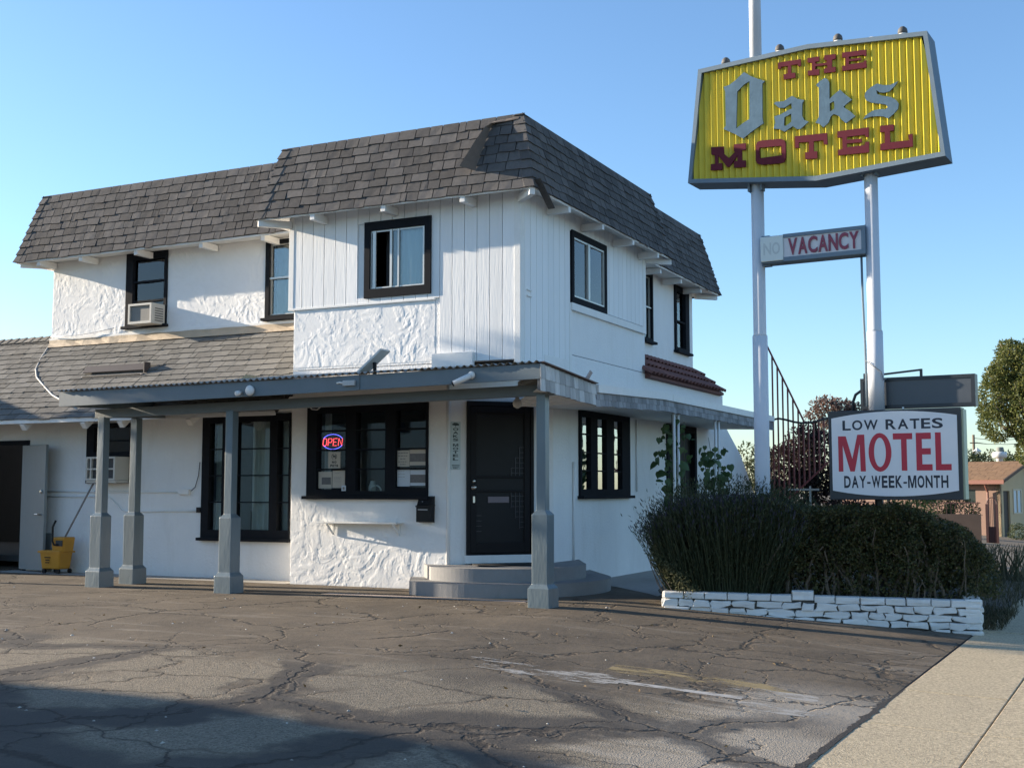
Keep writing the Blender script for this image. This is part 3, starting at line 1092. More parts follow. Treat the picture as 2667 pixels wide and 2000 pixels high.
# projecting room
ZB, ZT = 5.205, 6.262
pf = roof_plane('mansard_roof', (-4.035, -0.375, ZB), (0.375, -0.375, ZB), (0.10, -0.10, ZT), (-3.765, -0.10, ZT), SHINGLE, 0.137, 0.17, 0.29, single=170, seed=11)
ps = roof_plane('mansard_roof', (0.375, -0.375, ZB), (0.375, 5.14, ZB), (0.10, 4.78, ZT), (0.10, -0.10, ZT), SHINGLE, 0.137, 0.17, 0.29, single=0, seed=12)
pl = roof_plane('mansard_roof', (-4.035, 1.3, ZB), (-4.035, -0.375, ZB), (-3.765, -0.10, ZT), (-3.765, 1.4, ZT), SHINGLE, 0.137, 0.17, 0.29, seed=13)
roof_plane('mansard_roof', (0.375, 5.14, ZB), (-1.0, 5.14, ZB), (-1.0, 4.78, ZT), (0.10, 4.78, ZT), SHINGLE, 0.137, 0.17, 0.29, seed=14)
hip((0.375, -0.375, ZB), (0.10, -0.10, ZT), ((-1, 0, 0), (0, 1, 0)), SHINGLE, pf)
hip((-4.035, -0.375, ZB), (-3.765, -0.10, ZT), ((1, 0, 0), (0, 1, 0)), SHINGLE, pf, seed=5)
hip((0.375, 5.14, ZB), (0.10, 4.78, ZT), ((-1, 0, 0), (0, -1, 0)), SHINGLE, ps, seed=6)
# main block
MB_, MT_ = 5.285, 6.47
ml = roof_plane('mansard_roof', (-10.14, 0.755, MB_), (-3.95, 0.755, MB_), (-3.70, 1.06, MT_), (-9.83, 1.06, MT_), SHINGLE, 0.137, 0.17, 0.29, single=300, seed=15,
                skip=lambda p: (p.x > -5.25 and p.x < -4.3 and p.z < 5.34 and (int(p.x * 5.3) % 3 != 0)))
roof_plane('mansard_roof', (-10.14, 9.38, MB_), (-10.14, 0.755, MB_), (-9.83, 1.06, MT_), (-9.83, 9.06, MT_), SHINGLE, 0.137, 0.2, 0.3, seed=16)
mr = roof_plane('mansard_roof', (-0.06, 5.0, 5.235), (-0.06, 9.38, 5.235), (-0.376, 9.06, 6.43), (-0.376, 4.8, 6.43), SHINGLE, 0.137, 0.17, 0.29, seed=17)
roof_plane('mansard_roof', (-0.06, 9.38, 5.235), (-10.14, 9.38, 5.235), (-9.83, 9.06, 6.43), (-0.376, 9.06, 6.43), SHINGLE, 0.16, 0.3, 0.5, seed=18)
hip((-10.14, 0.755, MB_), (-9.83, 1.06, MT_), ((1, 0, 0), (0, 1, 0)), SHINGLE, ml, seed=7)
hip((-0.06, 9.38, 5.235), (-0.376, 9.06, 6.43), ((-1, 0, 0), (0, -1, 0)), SHINGLE, mr, seed=8)
# torn cap strip hanging near the corner of the projecting roof
tp = [Vector(p) for p in ((0.06, -0.135, 6.22), (-0.12, -0.14, 6.215), (-0.30, -0.15, 6.20), (-0.355, -0.165, 6.12), (-0.385, -0.20, 6.0), (-0.42, -0.235, 5.86), (-0.46, -0.275, 5.70), (-0.50, -0.325, 5.52))]
tw = [Vector(p) for p in ((0.0, -0.012, -0.03), (-0.01, -0.03, -0.04), (-0.015, -0.06, -0.035), (-0.02, -0.10, -0.01), (-0.035, -0.13, 0.0), (-0.055, -0.16, 0.01), (-0.08, -0.19, 0.01), (-0.11, -0.215, 0.02))]
m = MB()
for i, p in enumerate(tp):
    q = p + tw[i]
    m.v += [tuple(p), tuple(q), tuple(p + Vector((0.004, 0.012, -0.004))), tuple(q + Vector((0.004, 0.012, -0.004)))]
for i in range(7):
    a = 4 * i
    m.f += [(a, a + 1, a + 5, a + 4), (a + 6, a + 7, a + 3, a + 2), (a + 4, a + 6, a + 2, a), (a + 1, a + 3, a + 7, a + 5)]
m.build('torn_cap_strip', mat('torn_felt', (0.17, 0.135, 0.11), 0.9, 0.25, 12), motel, label='torn strip of roofing hanging loose')
m = MB()
m.bar((0.42, -0.34, 5.30), (0.46, 0.02, 4.98), 0.10, 0.012)
m.build('torn_cap_strip', SHINGLE, motel)
# decks, fascia edge and soffits
dk = MB()
dk.box(-3.75, 0.09, -0.08, 4.75, 6.20, 6.245)
dk.box(-9.8, -0.4, 1.08, 9.04, 6.36, 6.41)
dk.build('roof_deck', UNDER, motel)
sf = MB()
sf.add([(-4.02, -0.355, 5.20), (0.36, -0.355, 5.20), (0.0, 0.0, 5.315), (-3.616, 0.0, 5.315)], [(0, 1, 2, 3)])
sf.add([(0.36, -0.355, 5.20), (0.36, 5.12, 5.20), (0.0, 4.78, 5.315), (0, 0, 5.315)], [(0, 1, 2, 3)])
sf.add([(-4.02, 1.2, 5.20), (-4.02, -0.355, 5.20), (-3.616, 0, 5.315), (-3.616, 1.2, 5.315)], [(0, 1, 2, 3)])
sf.add([(0.36, 5.12, 5.20), (-0.6, 5.12, 5.20), (-0.6, 4.78, 5.315), (0, 4.78, 5.315)], [(0, 1, 2, 3)])
sf.add([(-10.12, 0.775, 5.275), (-4.02, 0.775, 5.275), (-3.616, 1.2, 5.31), (-9.69, 1.2, 5.31)], [(0, 1, 2, 3)])
sf.add([(-10.12, 9.36, 5.275), (-10.12, 0.775, 5.275), (-9.69, 1.2, 5.31), (-9.69, 8.94, 5.31)], [(0, 1, 2, 3)])
sf.add([(-0.08, 5.0, 5.225), (-0.08, 9.36, 5.225), (-0.5, 8.94, 5.25), (-0.5, 5.0, 5.25)], [(0, 1, 2, 3)])
sf.add([(-0.08, 9.36, 5.225), (-10.1, 9.36, 5.225), (-9.69, 8.94, 5.25), (-0.5, 8.94, 5.25)], [(0, 1, 2, 3)])
sf.build('soffit', WHITE_TRIM, motel)
eb = MB()
eb.box(-4.03, 0.37, -0.368, -0.345, 5.178, 5.22)
eb.box(0.345, 0.368, -0.345, 5.12, 5.178, 5.22)
eb.box(-4.03, -4.007, -0.345, 0.9, 5.178, 5.22)
eb.box(-10.13, -4.04, 0.762, 0.785, 5.255, 5.30)
eb.box(-10.13, -10.107, 0.785, 9.3, 5.255, 5.30)
eb.box(-0.088, -0.065, 5.15, 9.37, 5.205, 5.25)
eb.build('eave_board', WHITE_TRIM, motel)
for x in (-3.06, -1.89, -0.66):
    MB().obox((x, -0.20, 5.155), (0.038, 0, 0), (0, 0.17, 0), (0, 0, 0.052)).build('rafter_tail', WHITE_TRIM, motel, bevel=0.004)
for y in (0.82, 2.05, 3.30, 4.45):
    MB().obox((0.20, y, 5.155), (0.17, 0, 0), (0, 0.038, 0), (0, 0, 0.052)).build('rafter_tail', WHITE_TRIM, motel, bevel=0.004)
for x in (-9.63, -8.65, -7.42, -6.05, -4.82):
    MB().obox((x, 0.98, 5.235), (0.038, 0, 0), (0, 0.19, 0), (0, 0, 0.05)).build('rafter_tail', WHITE_TRIM, motel, bevel=0.004)
for y in (5.95, 7.1, 8.3):
    MB().obox((-0.29, y, 5.175), (0.18, 0, 0), (0, 0.038, 0), (0, 0, 0.05)).build('rafter_tail', WHITE_TRIM, motel, bevel=0.004)
for c, d in (((0.19, -0.19, 5.15), (1, -1, 0)), ((-3.84, -0.19, 5.15), (-1, -1, 0)), ((-9.9, 0.97, 5.24), (-1, -1, 0)), ((0.18, 4.96, 5.15), (1, 1, 0)), ((-0.28, 9.16, 5.18), (1, 1, 0))):
    d = Vector(d).normalized()
    MB().obox(c, d * 0.24, Vector((-d.y, d.x, 0)) * 0.038, Z * 0.052).build('rafter_tail', WHITE_TRIM, motel, bevel=0.004)

# ------------------------------------------------------------------ lower pitched roof on the left
LE, LT = 2.43, 3.80
lr = roof_plane('lower_roof', (-16, -0.40, LE), (-3.62, -0.40, LE), (-3.62, 1.19, LT + 0.01), (-16, 1.19, LT + 0.01), SHINGLE2, 0.148, 0.22, 0.34, single=0, seed=21, side='left')
rp = roof_plane('lower_roof', (-16, 1.19, LT), (-9.70, 1.19, LT), (-9.70, 1.42, 4.0), (-16, 1.42, 4.0), SHINGLE2, 0.148, 0.22, 0.34, seed=22)
MB().add([(-16, 1.42, 4.0), (-9.70, 1.42, 4.0), (-9.70, 3.2, 2.5), (-16, 3.2, 2.5)], [(0, 1, 2, 3)]).build('lower_roof', UNDER, motel)
i = 0
x = -15.9
while x < -9.75:
    m = MB()
    m.add([(x, 1.29, 3.935), (x, 1.42, 4.035), (x, 1.55, 3.935), (x + 0.24, 1.29, 3.955), (x + 0.24, 1.42, 4.06), (x + 0.24, 1.55, 3.955)], [(0, 3, 4, 1), (1, 4, 5, 2), (3, 0, 2, 5), (4, 3, 5), (0, 1, 2)])
    m.build('ridge_cap', SHINGLE2, rp)
    x += 0.19
fl_ = MB()
n_seg = 30
vs = []
for k in range(n_seg + 1):
    x = -9.72 + (9.72 - 3.62) * k / n_seg
    w1, w2 = 0.008 * math.sin(k * 1.7), 0.010 * math.sin(k * 2.3 + 1)
    vs += [(x, 1.185 - 0.012, 3.925 + w1), (x, 1.165 + w2, 3.875), (x, 1.13 + w1, 3.80)]
fl_.add(vs, [(3 * k + j, 3 * k + j + 3, 3 * k + j + 4, 3 * k + j + 1) for k in range(n_seg) for j in range(2)])
fl_.build('flashing', FLASH, motel)
cap_ = MB()
cap_.box(-9.72, -3.62, 1.175, 1.196, 3.925, 3.965)
cap_.build('flashing_trim', WHITE_TRIM, motel)
el = MB()
el.box(-16, -3.63, -0.40, -0.375, LE - 0.06, LE + 0.0)
el.build('eave_board', WHITE_TRIM, motel)
sfl = MB()
sfl.add([(-16, -0.38, LE - 0.02), (-3.63, -0.38, LE - 0.04), (-3.63, 0.45, 3.05), (-16, 0.45, 3.05)], [(0, 1, 2, 3)])
sfl.build('soffit', WHITE_TRIM, motel)
for x in (-13.2, -11.2, -9.95, -8.575, -7.28, -6.525, -5.2):
    m = MB()
    m.bar((x, -0.36, LE - 0.125), (x, 0.45, 3.0 - 0.04), 0.095, 0.11)
    m.build('rafter_tail', WHITE_TRIM, motel, bevel=0.004)

# ------------------------------------------------------------------ clay tile lean-to on the street side
ta = MB()
ta.add([(0.10, 4.78, 3.22), (0.10, 9.02, 3.22), (-0.5, 9.42, 3.66), (-0.5, 4.78, 3.66), (0.10, 4.78, 3.185), (0.10, 9.02, 3.185), (-0.5, 9.42, 3.1), (-0.5, 4.78, 3.1)],
       [(0, 1, 2, 3), (4, 7, 6, 5), (0, 4, 5, 1), (1, 5, 6, 2), (3, 7, 4, 0)])
tr_ = ta.build('tile_roof', TILE, motel)
prof = []
for k in range(7):
    a = math.pi * k / 6
    prof.append((0.088 * math.cos(a), 0.062 * math.sin(a)))
for i in range(22):
    y = 4.72 + i * 0.196
    for c in range(3):
        p = Vector((0.15 - c * 0.235, y + (0.09 * c if i > 19 else 0), 3.215 + c * 0.172))
        q = Vector((0.15 - (c + 1) * 0.235 - 0.03, y, 3.215 + (c + 1) * 0.172))
        d = (q - p).normalized()
        n_ = Vector((-d.z, 0, d.x)) * (-1 if d.x > 0 else 1)
        n_ = Vector((0.59, 0, 0.81))
        m = MB()
        vs = []
        for e, pt in ((1.0, p + n_ * 0.018), (0.86, q)):
            for a, b in prof:
                vs.append(pt + Y * a * e + n_ * b * e)
        for e, pt in ((0.86, p + n_ * 0.018), (0.74, q)):
            for a, b in prof:
                vs.append(pt + Y * a * e + n_ * b * e)
        fs = [(k, k + 1, 8 + k, 7 + k) for k in range(6)] + [(14 + k, 21 + k, 22 + k, 15 + k) for k in range(6)] + [(k, 14 + k, 15 + k, k + 1) for k in range(6)]
        m.add(vs, fs)
        m.build('tile', TILE, tr_, smooth=False)

# ------------------------------------------------------------------ front porch
porch = thing('front_porch', 'blue grey timber porch with corrugated roof along the motel front', 'porch', (-2.4, -1.6, 0))


FASCIA = mat('smooth_blue_grey_board', (0.12, 0.155, 0.175), 0.5, 0.12, 3, 0.1, 20, dirt=0.2, dirt_col=(0.07, 0.08, 0.085))


def fz(x, top):            # the fascia sags a little towards the left
    t = (x + 6.04) / 7.29
    return (2.462 + 0.09 * t - 0.012 * math.sin(math.pi * t)) if not top else (2.655 + 0.066 * t - 0.01 * math.sin(math.pi * t))


m = MB()
xs = [-6.04 + 7.277 * i / 12 for i in range(13)]
vs = []
for x in xs:
    vs += [(x, -2.035, fz(x, 0)), (x, -2.035, fz(x, 1)), (x, -1.995, fz(x, 1)), (x, -1.995, fz(x, 0))]
fs = [(4 * i + j, 4 * i + (j + 1) % 4, 4 * i + 4 + (j + 1) % 4, 4 * i + 4 + j) for i in range(12) for j in range(4)] + [(0, 1, 2, 3), (51, 50, 49, 48)]
m.add(vs, [tuple(reversed(f)) for f in fs])
m.build('fascia', FASCIA, porch)
MB().obox((-1.14, -2.04, (fz(-1.14, 0) + fz(-1.14, 1)) / 2), (0.006, 0, 0), (0, 0.004, 0), (0, 0, 0.09)).build('fascia_joint', PORCH_DARK, porch)
m = MB()
m.add([(-6.04, -1.995, 2.462), (-6.0, -1.995, 2.462), (-6.0, -0.2, 2.52), (-6.04, -0.2, 2.52), (-6.04, -1.995, 2.65), (-6.0, -1.995, 2.65), (-6.0, -0.2, 2.72), (-6.04, -0.2, 2.72)],
      [(0, 3, 2, 1), (4, 5, 6, 7), (0, 1, 5, 4), (1, 2, 6, 5), (2, 3, 7, 6), (3, 0, 4, 7)])
m.build('end_board', FASCIA, porch)
m = MB()
m.bar((-5.78, -1.575, 2.375), (1.22, -1.575, 2.465), 0.10, 0.125)
m.build('beam', PORCH_DARK, porch, bevel=0.004)
MB().bar((1.06, -1.62, 2.50), (1.06, -0.05, 2.62), 0.09, 0.12).build('beam', PORCH_DARK, porch, bevel=0.004)
for i in range(6):
    x = -5.6 + i * 0.93
    MB().bar((x, -1.99, 2.60), (x, -0.02, 2.80), 0.045, 0.10).build('rafter', PORCH_DARK, porch)
# corrugated sheets
m = MB()
nx = 7 * 98
vs = []
for i in range(nx + 1):
    x = -6.07 + 7.325 * i / nx
    z = 0.014 * math.sin(2 * math.pi * x / 0.092)
    vs += [(x, -2.075 + 0.01 * math.sin(x * 9), fz(x, 1) + 0.02 + z), (x, 0.12 if x < -3.62 else -0.03 - 0.40 * max(0.0, x) / 1.25, 2.955 - 0.36 * min(1, max(0, (x + 0.7) / 1.9)) + z + (0.0 if x > -3.62 else -0.12))]
m.add(vs, [(2 * i, 2 * i + 2, 2 * i + 3, 2 * i + 1) for i in range(nx)])
m.build('corrugated_sheet', GALV, porch)


def post_profile(hb, h1, h2, z1, z2, z3, z4, zt, cx, cy, z0=0.0):
    m = MB()
    lv = [(hb, z0 - 0.1), (hb * 0.98, z1), (h1, z2), (h1 * 1.0, z3), (h2, z4), (h2, zt)]
    r = random.Random(int(cx * 100))
    vs = []
    for h, z in lv:
        for sx, sy in ((-1, -1), (1, -1), (1, 1), (-1, 1)):
            vs.append((cx + sx * h + r.uniform(-.003, .003), cy + sy * h + r.uniform(-.003, .003), z))
    fs = [(4 * i + j, 4 * i + (j + 1) % 4, 4 * i + 4 + (j + 1) % 4, 4 * i + 4 + j) for i in range(5) for j in range(4)] + [(3, 2, 1, 0), (20, 21, 22, 23)]
    m.add(vs, fs)
    return m


for cx, cy, zt, sc in ((1.06, -1.575, 2.41, 1.04), (-3.42, -1.575, 2.36, 0.98), (-5.66, -1.575, 2.33, 0.96), (-5.66, -0.94, 2.35, 0.94)):
    z3 = 1.045 if cx > 0 else 0.965
    post_profile(0.135, 0.0975, 0.059, 0.215, 0.262, z3, z3 + 0.045, zt, cx, cy, H(cx, cy)).build('post', PORCH, porch, bevel=0.006)
MB().bar((-5.66, -1.5, 2.38), (-5.66, -0.3, 2.44), 0.09, 0.11).build('beam', PORCH_DARK, porch)

# ------------------------------------------------------------------ shake fronted canopy on the street side
can = thing('street_canopy', 'narrow weathered canopy with peeling white shakes along the street wall', 'canopy', (0.6, 3.0, 2.4))


def ctop(y):
    return 2.722 - 0.118 * min(1, max(0, (y + 2.03) / 1.6)) if y < -0.43 else 2.604 + 0.08 * min(1, (y + 0.43) / 2.5)


def cbot(y):
    return 2.42 - 0.072 * min(1, max(0, (y + 2.0) / 1.6)) if y < -0.43 else 2.345 + 0.085 * min(1, (y + 0.43) / 2.5)


m = MB()
ys = [-2.022 + i * 0.3445 for i in range(31)]
vs = []
for y in ys:
    vs += [(1.24, y, cbot(y) + 0.01), (1.24, y, ctop(y)), (1.20, y, ctop(y)), (1.20, y, cbot(y) + 0.01)]
m.add(vs, [(4 * i + j, 4 * i + (j + 1) % 4, 4 * i + 4 + (j + 1) % 4, 4 * i + 4 + j) for i in range(30) for j in range(4)] + [(0, 3, 2, 1), (120, 121, 122, 123)])
m.build('backing_board', mat('grey_board', (0.12, 0.12, 0.12), 0.8), can)
m = MB()
vs = []
for y in ys:
    vs += [(1.20, y, ctop(y) - 0.03), (0.0, y if y > 1 else max(y, -0.05), ctop(y) + 0.0), (0.0, y if y > 1 else max(y, -0.05), ctop(y) - 0.05), (1.20, y, ctop(y) - 0.06)]
m.add(vs, [(4 * i + j, 4 * i + (j + 1) % 4, 4 * i + 4 + (j + 1) % 4, 4 * i + 4 + j) for i in range(30) for j in range(4)])
m.build('roof_sheet', GALV, can)
m = MB()
vs = []
for y in ys:
    vs += [(1.20, y, cbot(y) + 0.02), (0.0, y if y > 1 else max(y, -0.05), cbot(y) + 0.05)]
m.add(vs, [(2 * i, 2 * i + 1, 2 * i + 3, 2 * i + 2) for i in range(30)])
m.build('soffit', WHITE_TRIM, can)
# smooth white band along the top, two lengths
for y0, y1 in ((-0.40, 2.42), (2.43, 8.28)):
    m = MB()
    vs = []
    for k in range(9):
        y = y0 + (y1 - y0) * k / 8
        zt = ctop(y) + 0.008
        vs += [(1.24, y, zt - 0.10), (1.278, y, zt - 0.10), (1.278, y, zt), (1.24, y, zt)]
    m.add(vs, [(4 * i + j, 4 * i + (j + 1) % 4, 4 * i + 4 + (j + 1) % 4, 4 * i + 4 + j) for i in range(8) for j in range(4)] + [(0, 3, 2, 1), (32, 33, 34, 35)])
    m.build('white_band', WHITE_TRIM, can)
for row in range(2):
    y = -2.045
    r = random.Random(40 + row)
    while y < 8.26:
        w = r.uniform(0.10, 0.17)
        y1 = min(y + w, 8.28)
        ym = (y + y1) / 2
        top = ctop(ym) - (0.0 if ym < -0.41 else 0.095)
        bot = cbot(ym)
        split = bot + (0.14 if ym < -0.41 else 0.085)
        a, b = (split - 0.005, top) if row == 0 else (bot + r.uniform(-0.008, 0.006), split + 0.01)
        d0 = 1.243 + (0.003 if row else 0)
        m = MB()
        m.add([(d0, y + .002, a), (d0 + 0.016, y + .002, a), (d0 + 0.016, y1 - .002, a), (d0, y1 - .002, a), (d0, y + .002, b), (d0 + 0.006, y + .002, b), (d0 + 0.006, y1 - .002, b), (d0, y1 - .002, b)],
              [(0, 3, 2, 1), (4, 5, 6, 7), (0, 1, 5, 4), (1, 2, 6, 5), (2, 3, 7, 6), (3, 0, 4, 7)])
        m.build('shake', SHAKE if y < -0.5 else SHAKE_DIRTY, can)
        y = y1
m = MB()
m.add([(1.17, -2.03, 2.735), (1.29, -2.03, 2.735), (1.29, -0.44, 2.618), (1.17, -0.44, 2.618), (1.17, -2.03, 2.745), (1.29, -2.03, 2.745), (1.29, -0.44, 2.628), (1.17, -0.44, 2.628)],
      [(0, 3, 2, 1), (4, 5, 6, 7), (0, 1, 5, 4), (1, 2, 6, 5), (2, 3, 7, 6), (3, 0, 4, 7)])
m.build('drip_edge', mat('rusty_edge', (0.17, 0.12, 0.11), 0.8, 0.2, 8), can)
for y in (2.68, 2.87, 4.73, 4.92):
    MB().tube([(1.2, y, H(1.2, y) - 0.05), (1.2, y, cbot(y) + 0.03)], 0.022, 8).build('support_pole', WHITE_TRIM, can, smooth=True)

# ------------------------------------------------------------------ entrance steps
steps = thing('entrance_steps', 'two rounded grey concrete steps below the corner entrance door', 'steps', (-0.2, -0.2, 0))
DC = Vector((-0.53, 0.53, 0))


def step_prism(rad, z0, z1):
    pts = []
    for k in range(49):
        a = math.radians(-116 + 151 * k / 48)
        pts.append(DC + Vector((math.cos(a), math.sin(a), 0)) * rad)
    pts = [Vector((-1.62 if rad > 1.3 else -1.42, -0.0, 0))] + pts + [Vector((0.0, 2.35 if rad > 1.3 else 1.95, 0)), Vector((0.0, 1.06, 0)), Vector((-1.06, 0, 0))]
    return MB().prism([[p + Z * z0 for p in pts]], (0, 0, z1 - z0))


step_prism(1.47, -0.14, 0.165).build('step', STEPGREY, steps, bevel=0.012)
step_prism(1.14, 0.16, 0.335).build('step', STEPGREY, steps, bevel=0.012)
mt = MB()
mt.obox(DC + nq * 0.36 + Z * 0.345, q2 * 0.48, nq * 0.22, Z * 0.009)
tag(mt.build('doormat', mat('black_rubber', (0.012, 0.012, 0.013), 0.9, 0.2, 30), bevel=0.004), 'black rubber doormat on the top entrance step', 'doormat')
# ------------------------------------------------------------------ roadside sign
SIGN_LETTERS = {
    'Oo': ([(-0.792,6.541),(-0.708,6.473),(-0.618,6.423),(-0.524,6.377),(-0.558,6.346),(-0.563,5.922),(-0.559,5.878),(-0.551,5.845),(-0.698,5.768),(-0.819,5.692),(-0.943,5.778),(-1.011,5.817),(-1.076,5.855),(-1.044,5.894),(-1.045,6.332),(-1.067,6.397),(-0.989,6.408),(-0.896,6.462)],[(-0.722,6.412),(-0.8,6.378),(-0.887,6.304),(-0.907,5.834),(-0.815,5.891),(-0.731,5.928)]),
    'a': ([(-0.183,6.13),(-0.106,6.075),(-0.032,6.052),(-0.058,6.013),(-0.062,5.862),(-0.036,5.804),(0.017,5.774),(-0.087,5.699),(-0.13,5.705),(-0.18,5.751),(-0.283,5.697),(-0.353,5.741),(-0.425,5.757),(-0.401,5.83),(-0.411,5.908),(-0.327,5.922),(-0.244,5.957),(-0.189,5.97),(-0.191,6.041),(-0.282,5.996),(-0.348,6.007),(-0.413,6.073),(-0.39,6.089),(-0.291,6.08)],[(-0.196,5.911),(-0.284,5.877),(-0.292,5.775),(-0.265,5.765),(-0.198,5.808)]),
    'k': ([(0.227,6.282),(0.263,6.254),(0.281,6.213),(0.278,6.01),(0.332,6.054),(0.407,6.107),(0.468,6.036),(0.549,5.958),(0.486,5.921),(0.443,5.886),(0.525,5.819),(0.585,5.751),(0.533,5.722),(0.469,5.682),(0.419,5.736),(0.383,5.789),(0.326,5.82),(0.289,5.794),(0.261,5.724),(0.196,5.675),(0.15,5.726),(0.102,5.749),(0.141,5.807),(0.155,6.171),(0.118,6.21),(0.157,6.246)],[(0.279,5.956),(0.332,5.977),(0.337,5.925),(0.333,5.883),(0.281,5.854)]),
    's': ([(1.091,6.087),(1.05,6.034),(0.988,5.982),(0.928,5.977),(0.877,5.991),(0.838,6.024),(0.847,5.975),(0.906,5.944),(1.006,5.911),(1.065,5.865),(1.091,5.819),(1.082,5.758),(1.03,5.704),(0.969,5.662),(0.92,5.691),(0.86,5.706),(0.769,5.716),(0.676,5.699),(0.703,5.737),(0.791,5.785),(0.872,5.788),(0.942,5.776),(0.963,5.799),(0.944,5.833),(0.874,5.855),(0.783,5.881),(0.713,5.925),(0.699,5.975),(0.71,6.02),(0.778,6.072),(0.85,6.101),(0.92,6.07),(1.0,6.058)],None),
    'M': ([(-1.245,5.644),(-1.077,5.631),(-1.074,5.534),(-1.01,5.472),(-0.93,5.536),(-0.943,5.557),(-0.941,5.636),(-0.786,5.628),(-0.785,5.542),(-0.836,5.545),(-0.836,5.415),(-0.79,5.412),(-0.791,5.327),(-0.944,5.338),(-0.945,5.422),(-0.897,5.42),(-0.896,5.487),(-1.006,5.357),(-1.035,5.361),(-1.151,5.524),(-1.153,5.422),(-1.1,5.421),(-1.101,5.335),(-1.254,5.347),(-1.252,5.428),(-1.195,5.425),(-1.197,5.537),(-1.244,5.55)],None),
    'O': ([(-0.635,5.62),(-0.59,5.633),(-0.338,5.616),(-0.288,5.59),(-0.274,5.544),(-0.278,5.366),(-0.3,5.319),(-0.344,5.311),(-0.584,5.326),(-0.64,5.349),(-0.659,5.389),(-0.653,5.583)],[(-0.611,5.545),(-0.327,5.527),(-0.323,5.409),(-0.607,5.413)]),
    'T': ([(-0.157,5.619),(0.239,5.6),(0.242,5.46),(0.2,5.464),(0.192,5.519),(0.074,5.522),(0.071,5.398),(0.114,5.394),(0.114,5.306),(-0.032,5.318),(-0.035,5.401),(0.014,5.397),(0.017,5.525),(-0.109,5.535),(-0.111,5.47),(-0.156,5.477)],None),
    'E': ([(0.365,5.601),(0.738,5.591),(0.735,5.475),(0.698,5.481),(0.693,5.509),(0.476,5.515),(0.475,5.479),(0.569,5.473),(0.651,5.468),(0.652,5.424),(0.474,5.435),(0.473,5.389),(0.684,5.384),(0.691,5.422),(0.737,5.419),(0.734,5.29),(0.366,5.306),(0.366,5.375),(0.423,5.375),(0.423,5.515),(0.363,5.524)],None),
    'L': ([(0.872,5.588),(1.029,5.58),(1.027,5.507),(0.981,5.508),(0.983,5.374),(1.198,5.365),(1.191,5.434),(1.239,5.436),(1.238,5.284),(0.867,5.295),(0.869,5.371),(0.92,5.375),(0.924,5.505),(0.87,5.51)],None),
    'tT': ([(-0.35,6.579),(-0.064,6.57),(-0.064,6.485),(-0.101,6.491),(-0.104,6.514),(-0.186,6.516),(-0.185,6.416),(-0.136,6.413),(-0.137,6.351),(-0.282,6.351),(-0.284,6.417),(-0.231,6.418),(-0.226,6.515),(-0.315,6.519),(-0.315,6.496),(-0.352,6.498)],None),
    'tH': ([(0.02,6.564),(0.165,6.562),(0.164,6.501),(0.116,6.504),(0.118,6.476),(0.253,6.465),(0.26,6.496),(0.223,6.509),(0.224,6.562),(0.366,6.553),(0.364,6.496),(0.32,6.491),(0.318,6.398),(0.362,6.396),(0.36,6.335),(0.219,6.342),(0.22,6.397),(0.264,6.398),(0.258,6.438),(0.115,6.445),(0.114,6.407),(0.162,6.404),(0.16,6.333),(0.022,6.349),(0.02,6.408),(0.075,6.407),(0.077,6.498),(0.022,6.511)],None),
    'tE': ([(0.444,6.554),(0.733,6.537),(0.731,6.461),(0.707,6.463),(0.704,6.479),(0.524,6.488),(0.527,6.458),(0.623,6.453),(0.666,6.451),(0.667,6.422),(0.526,6.433),(0.522,6.395),(0.699,6.388),(0.702,6.406),(0.73,6.407),(0.731,6.318),(0.442,6.33),(0.44,6.391),(0.484,6.389),(0.487,6.488),(0.443,6.494)],None),
}
SP = Vector((3.75, 0.50, 0))
SD_ = Vector((0.9962, -0.0872, 0))           # along the sign
SN = Vector((-0.0872, -0.9962, 0))           # towards the viewer


def sp(s, z, off=0.0):
    return SP + SD_ * s + SN * off + Z * z


POLE = mat('pole_white_paint', (0.60, 0.63, 0.67), 0.85, 0.06, 3, 0.12, 30, dirt=0.15, dirt_col=(0.4, 0.36, 0.3))
SIGNFRAME = mat('sign_blue_grey_sheet', (0.15, 0.21, 0.265), 0.75, 0.16, 4, 0.1, 12, dirt=0.2, dirt_col=(0.2, 0.2, 0.2))
YELLOW = mat('yellow_corrugated_panel', (0.62, 0.50, 0.03), 0.5, 0.16, 2.5, dirt=0.2, dirt_col=(0.28, 0.22, 0.05))
LBLUE = mat('faded_blue_letter', (0.108, 0.175, 0.235), 0.85, 0.3, 7, 0.2, 30, spec=0.12)
MAROON = mat('maroon_letter', (0.115, 0.016, 0.028), 0.7, 0.2, 7, spec=0.2)

pole_sign = thing('pole_sign', 'tall yellow corrugated motel sign on two white poles', 'sign', sp(0, H(3.75, 0.5)))
for s, top, zt in ((-0.71, 9.0, 3.22), (0.70, 5.3, 3.18)):
    b = sp(s, 0)
    zb = H(b.x, b.y) - 0.2 if s < 0 else 2.26
    m = MB()
    m.tube([sp(s, -0.5 if s < 0 else 2.25), sp(s, zt)], 0.092, 20)
    m.tube([sp(s, zt - 0.001), sp(s, zt + 0.02), sp(s, 5.2)], [0.092, 0.079, 0.079], 20)
    m.build('pole', POLE, pole_sign, smooth=True)
MB().tube([sp(-0.70, 6.6), sp(-0.70, 9.2)], 0.074, 20).build('pole', POLE, pole_sign, smooth=True)
MB().bar(sp(-0.70, 7.66, 0.0), sp(-1.05, 7.72, 0.05), 0.07, 0.05).build('pole_arm', POLE, pole_sign)
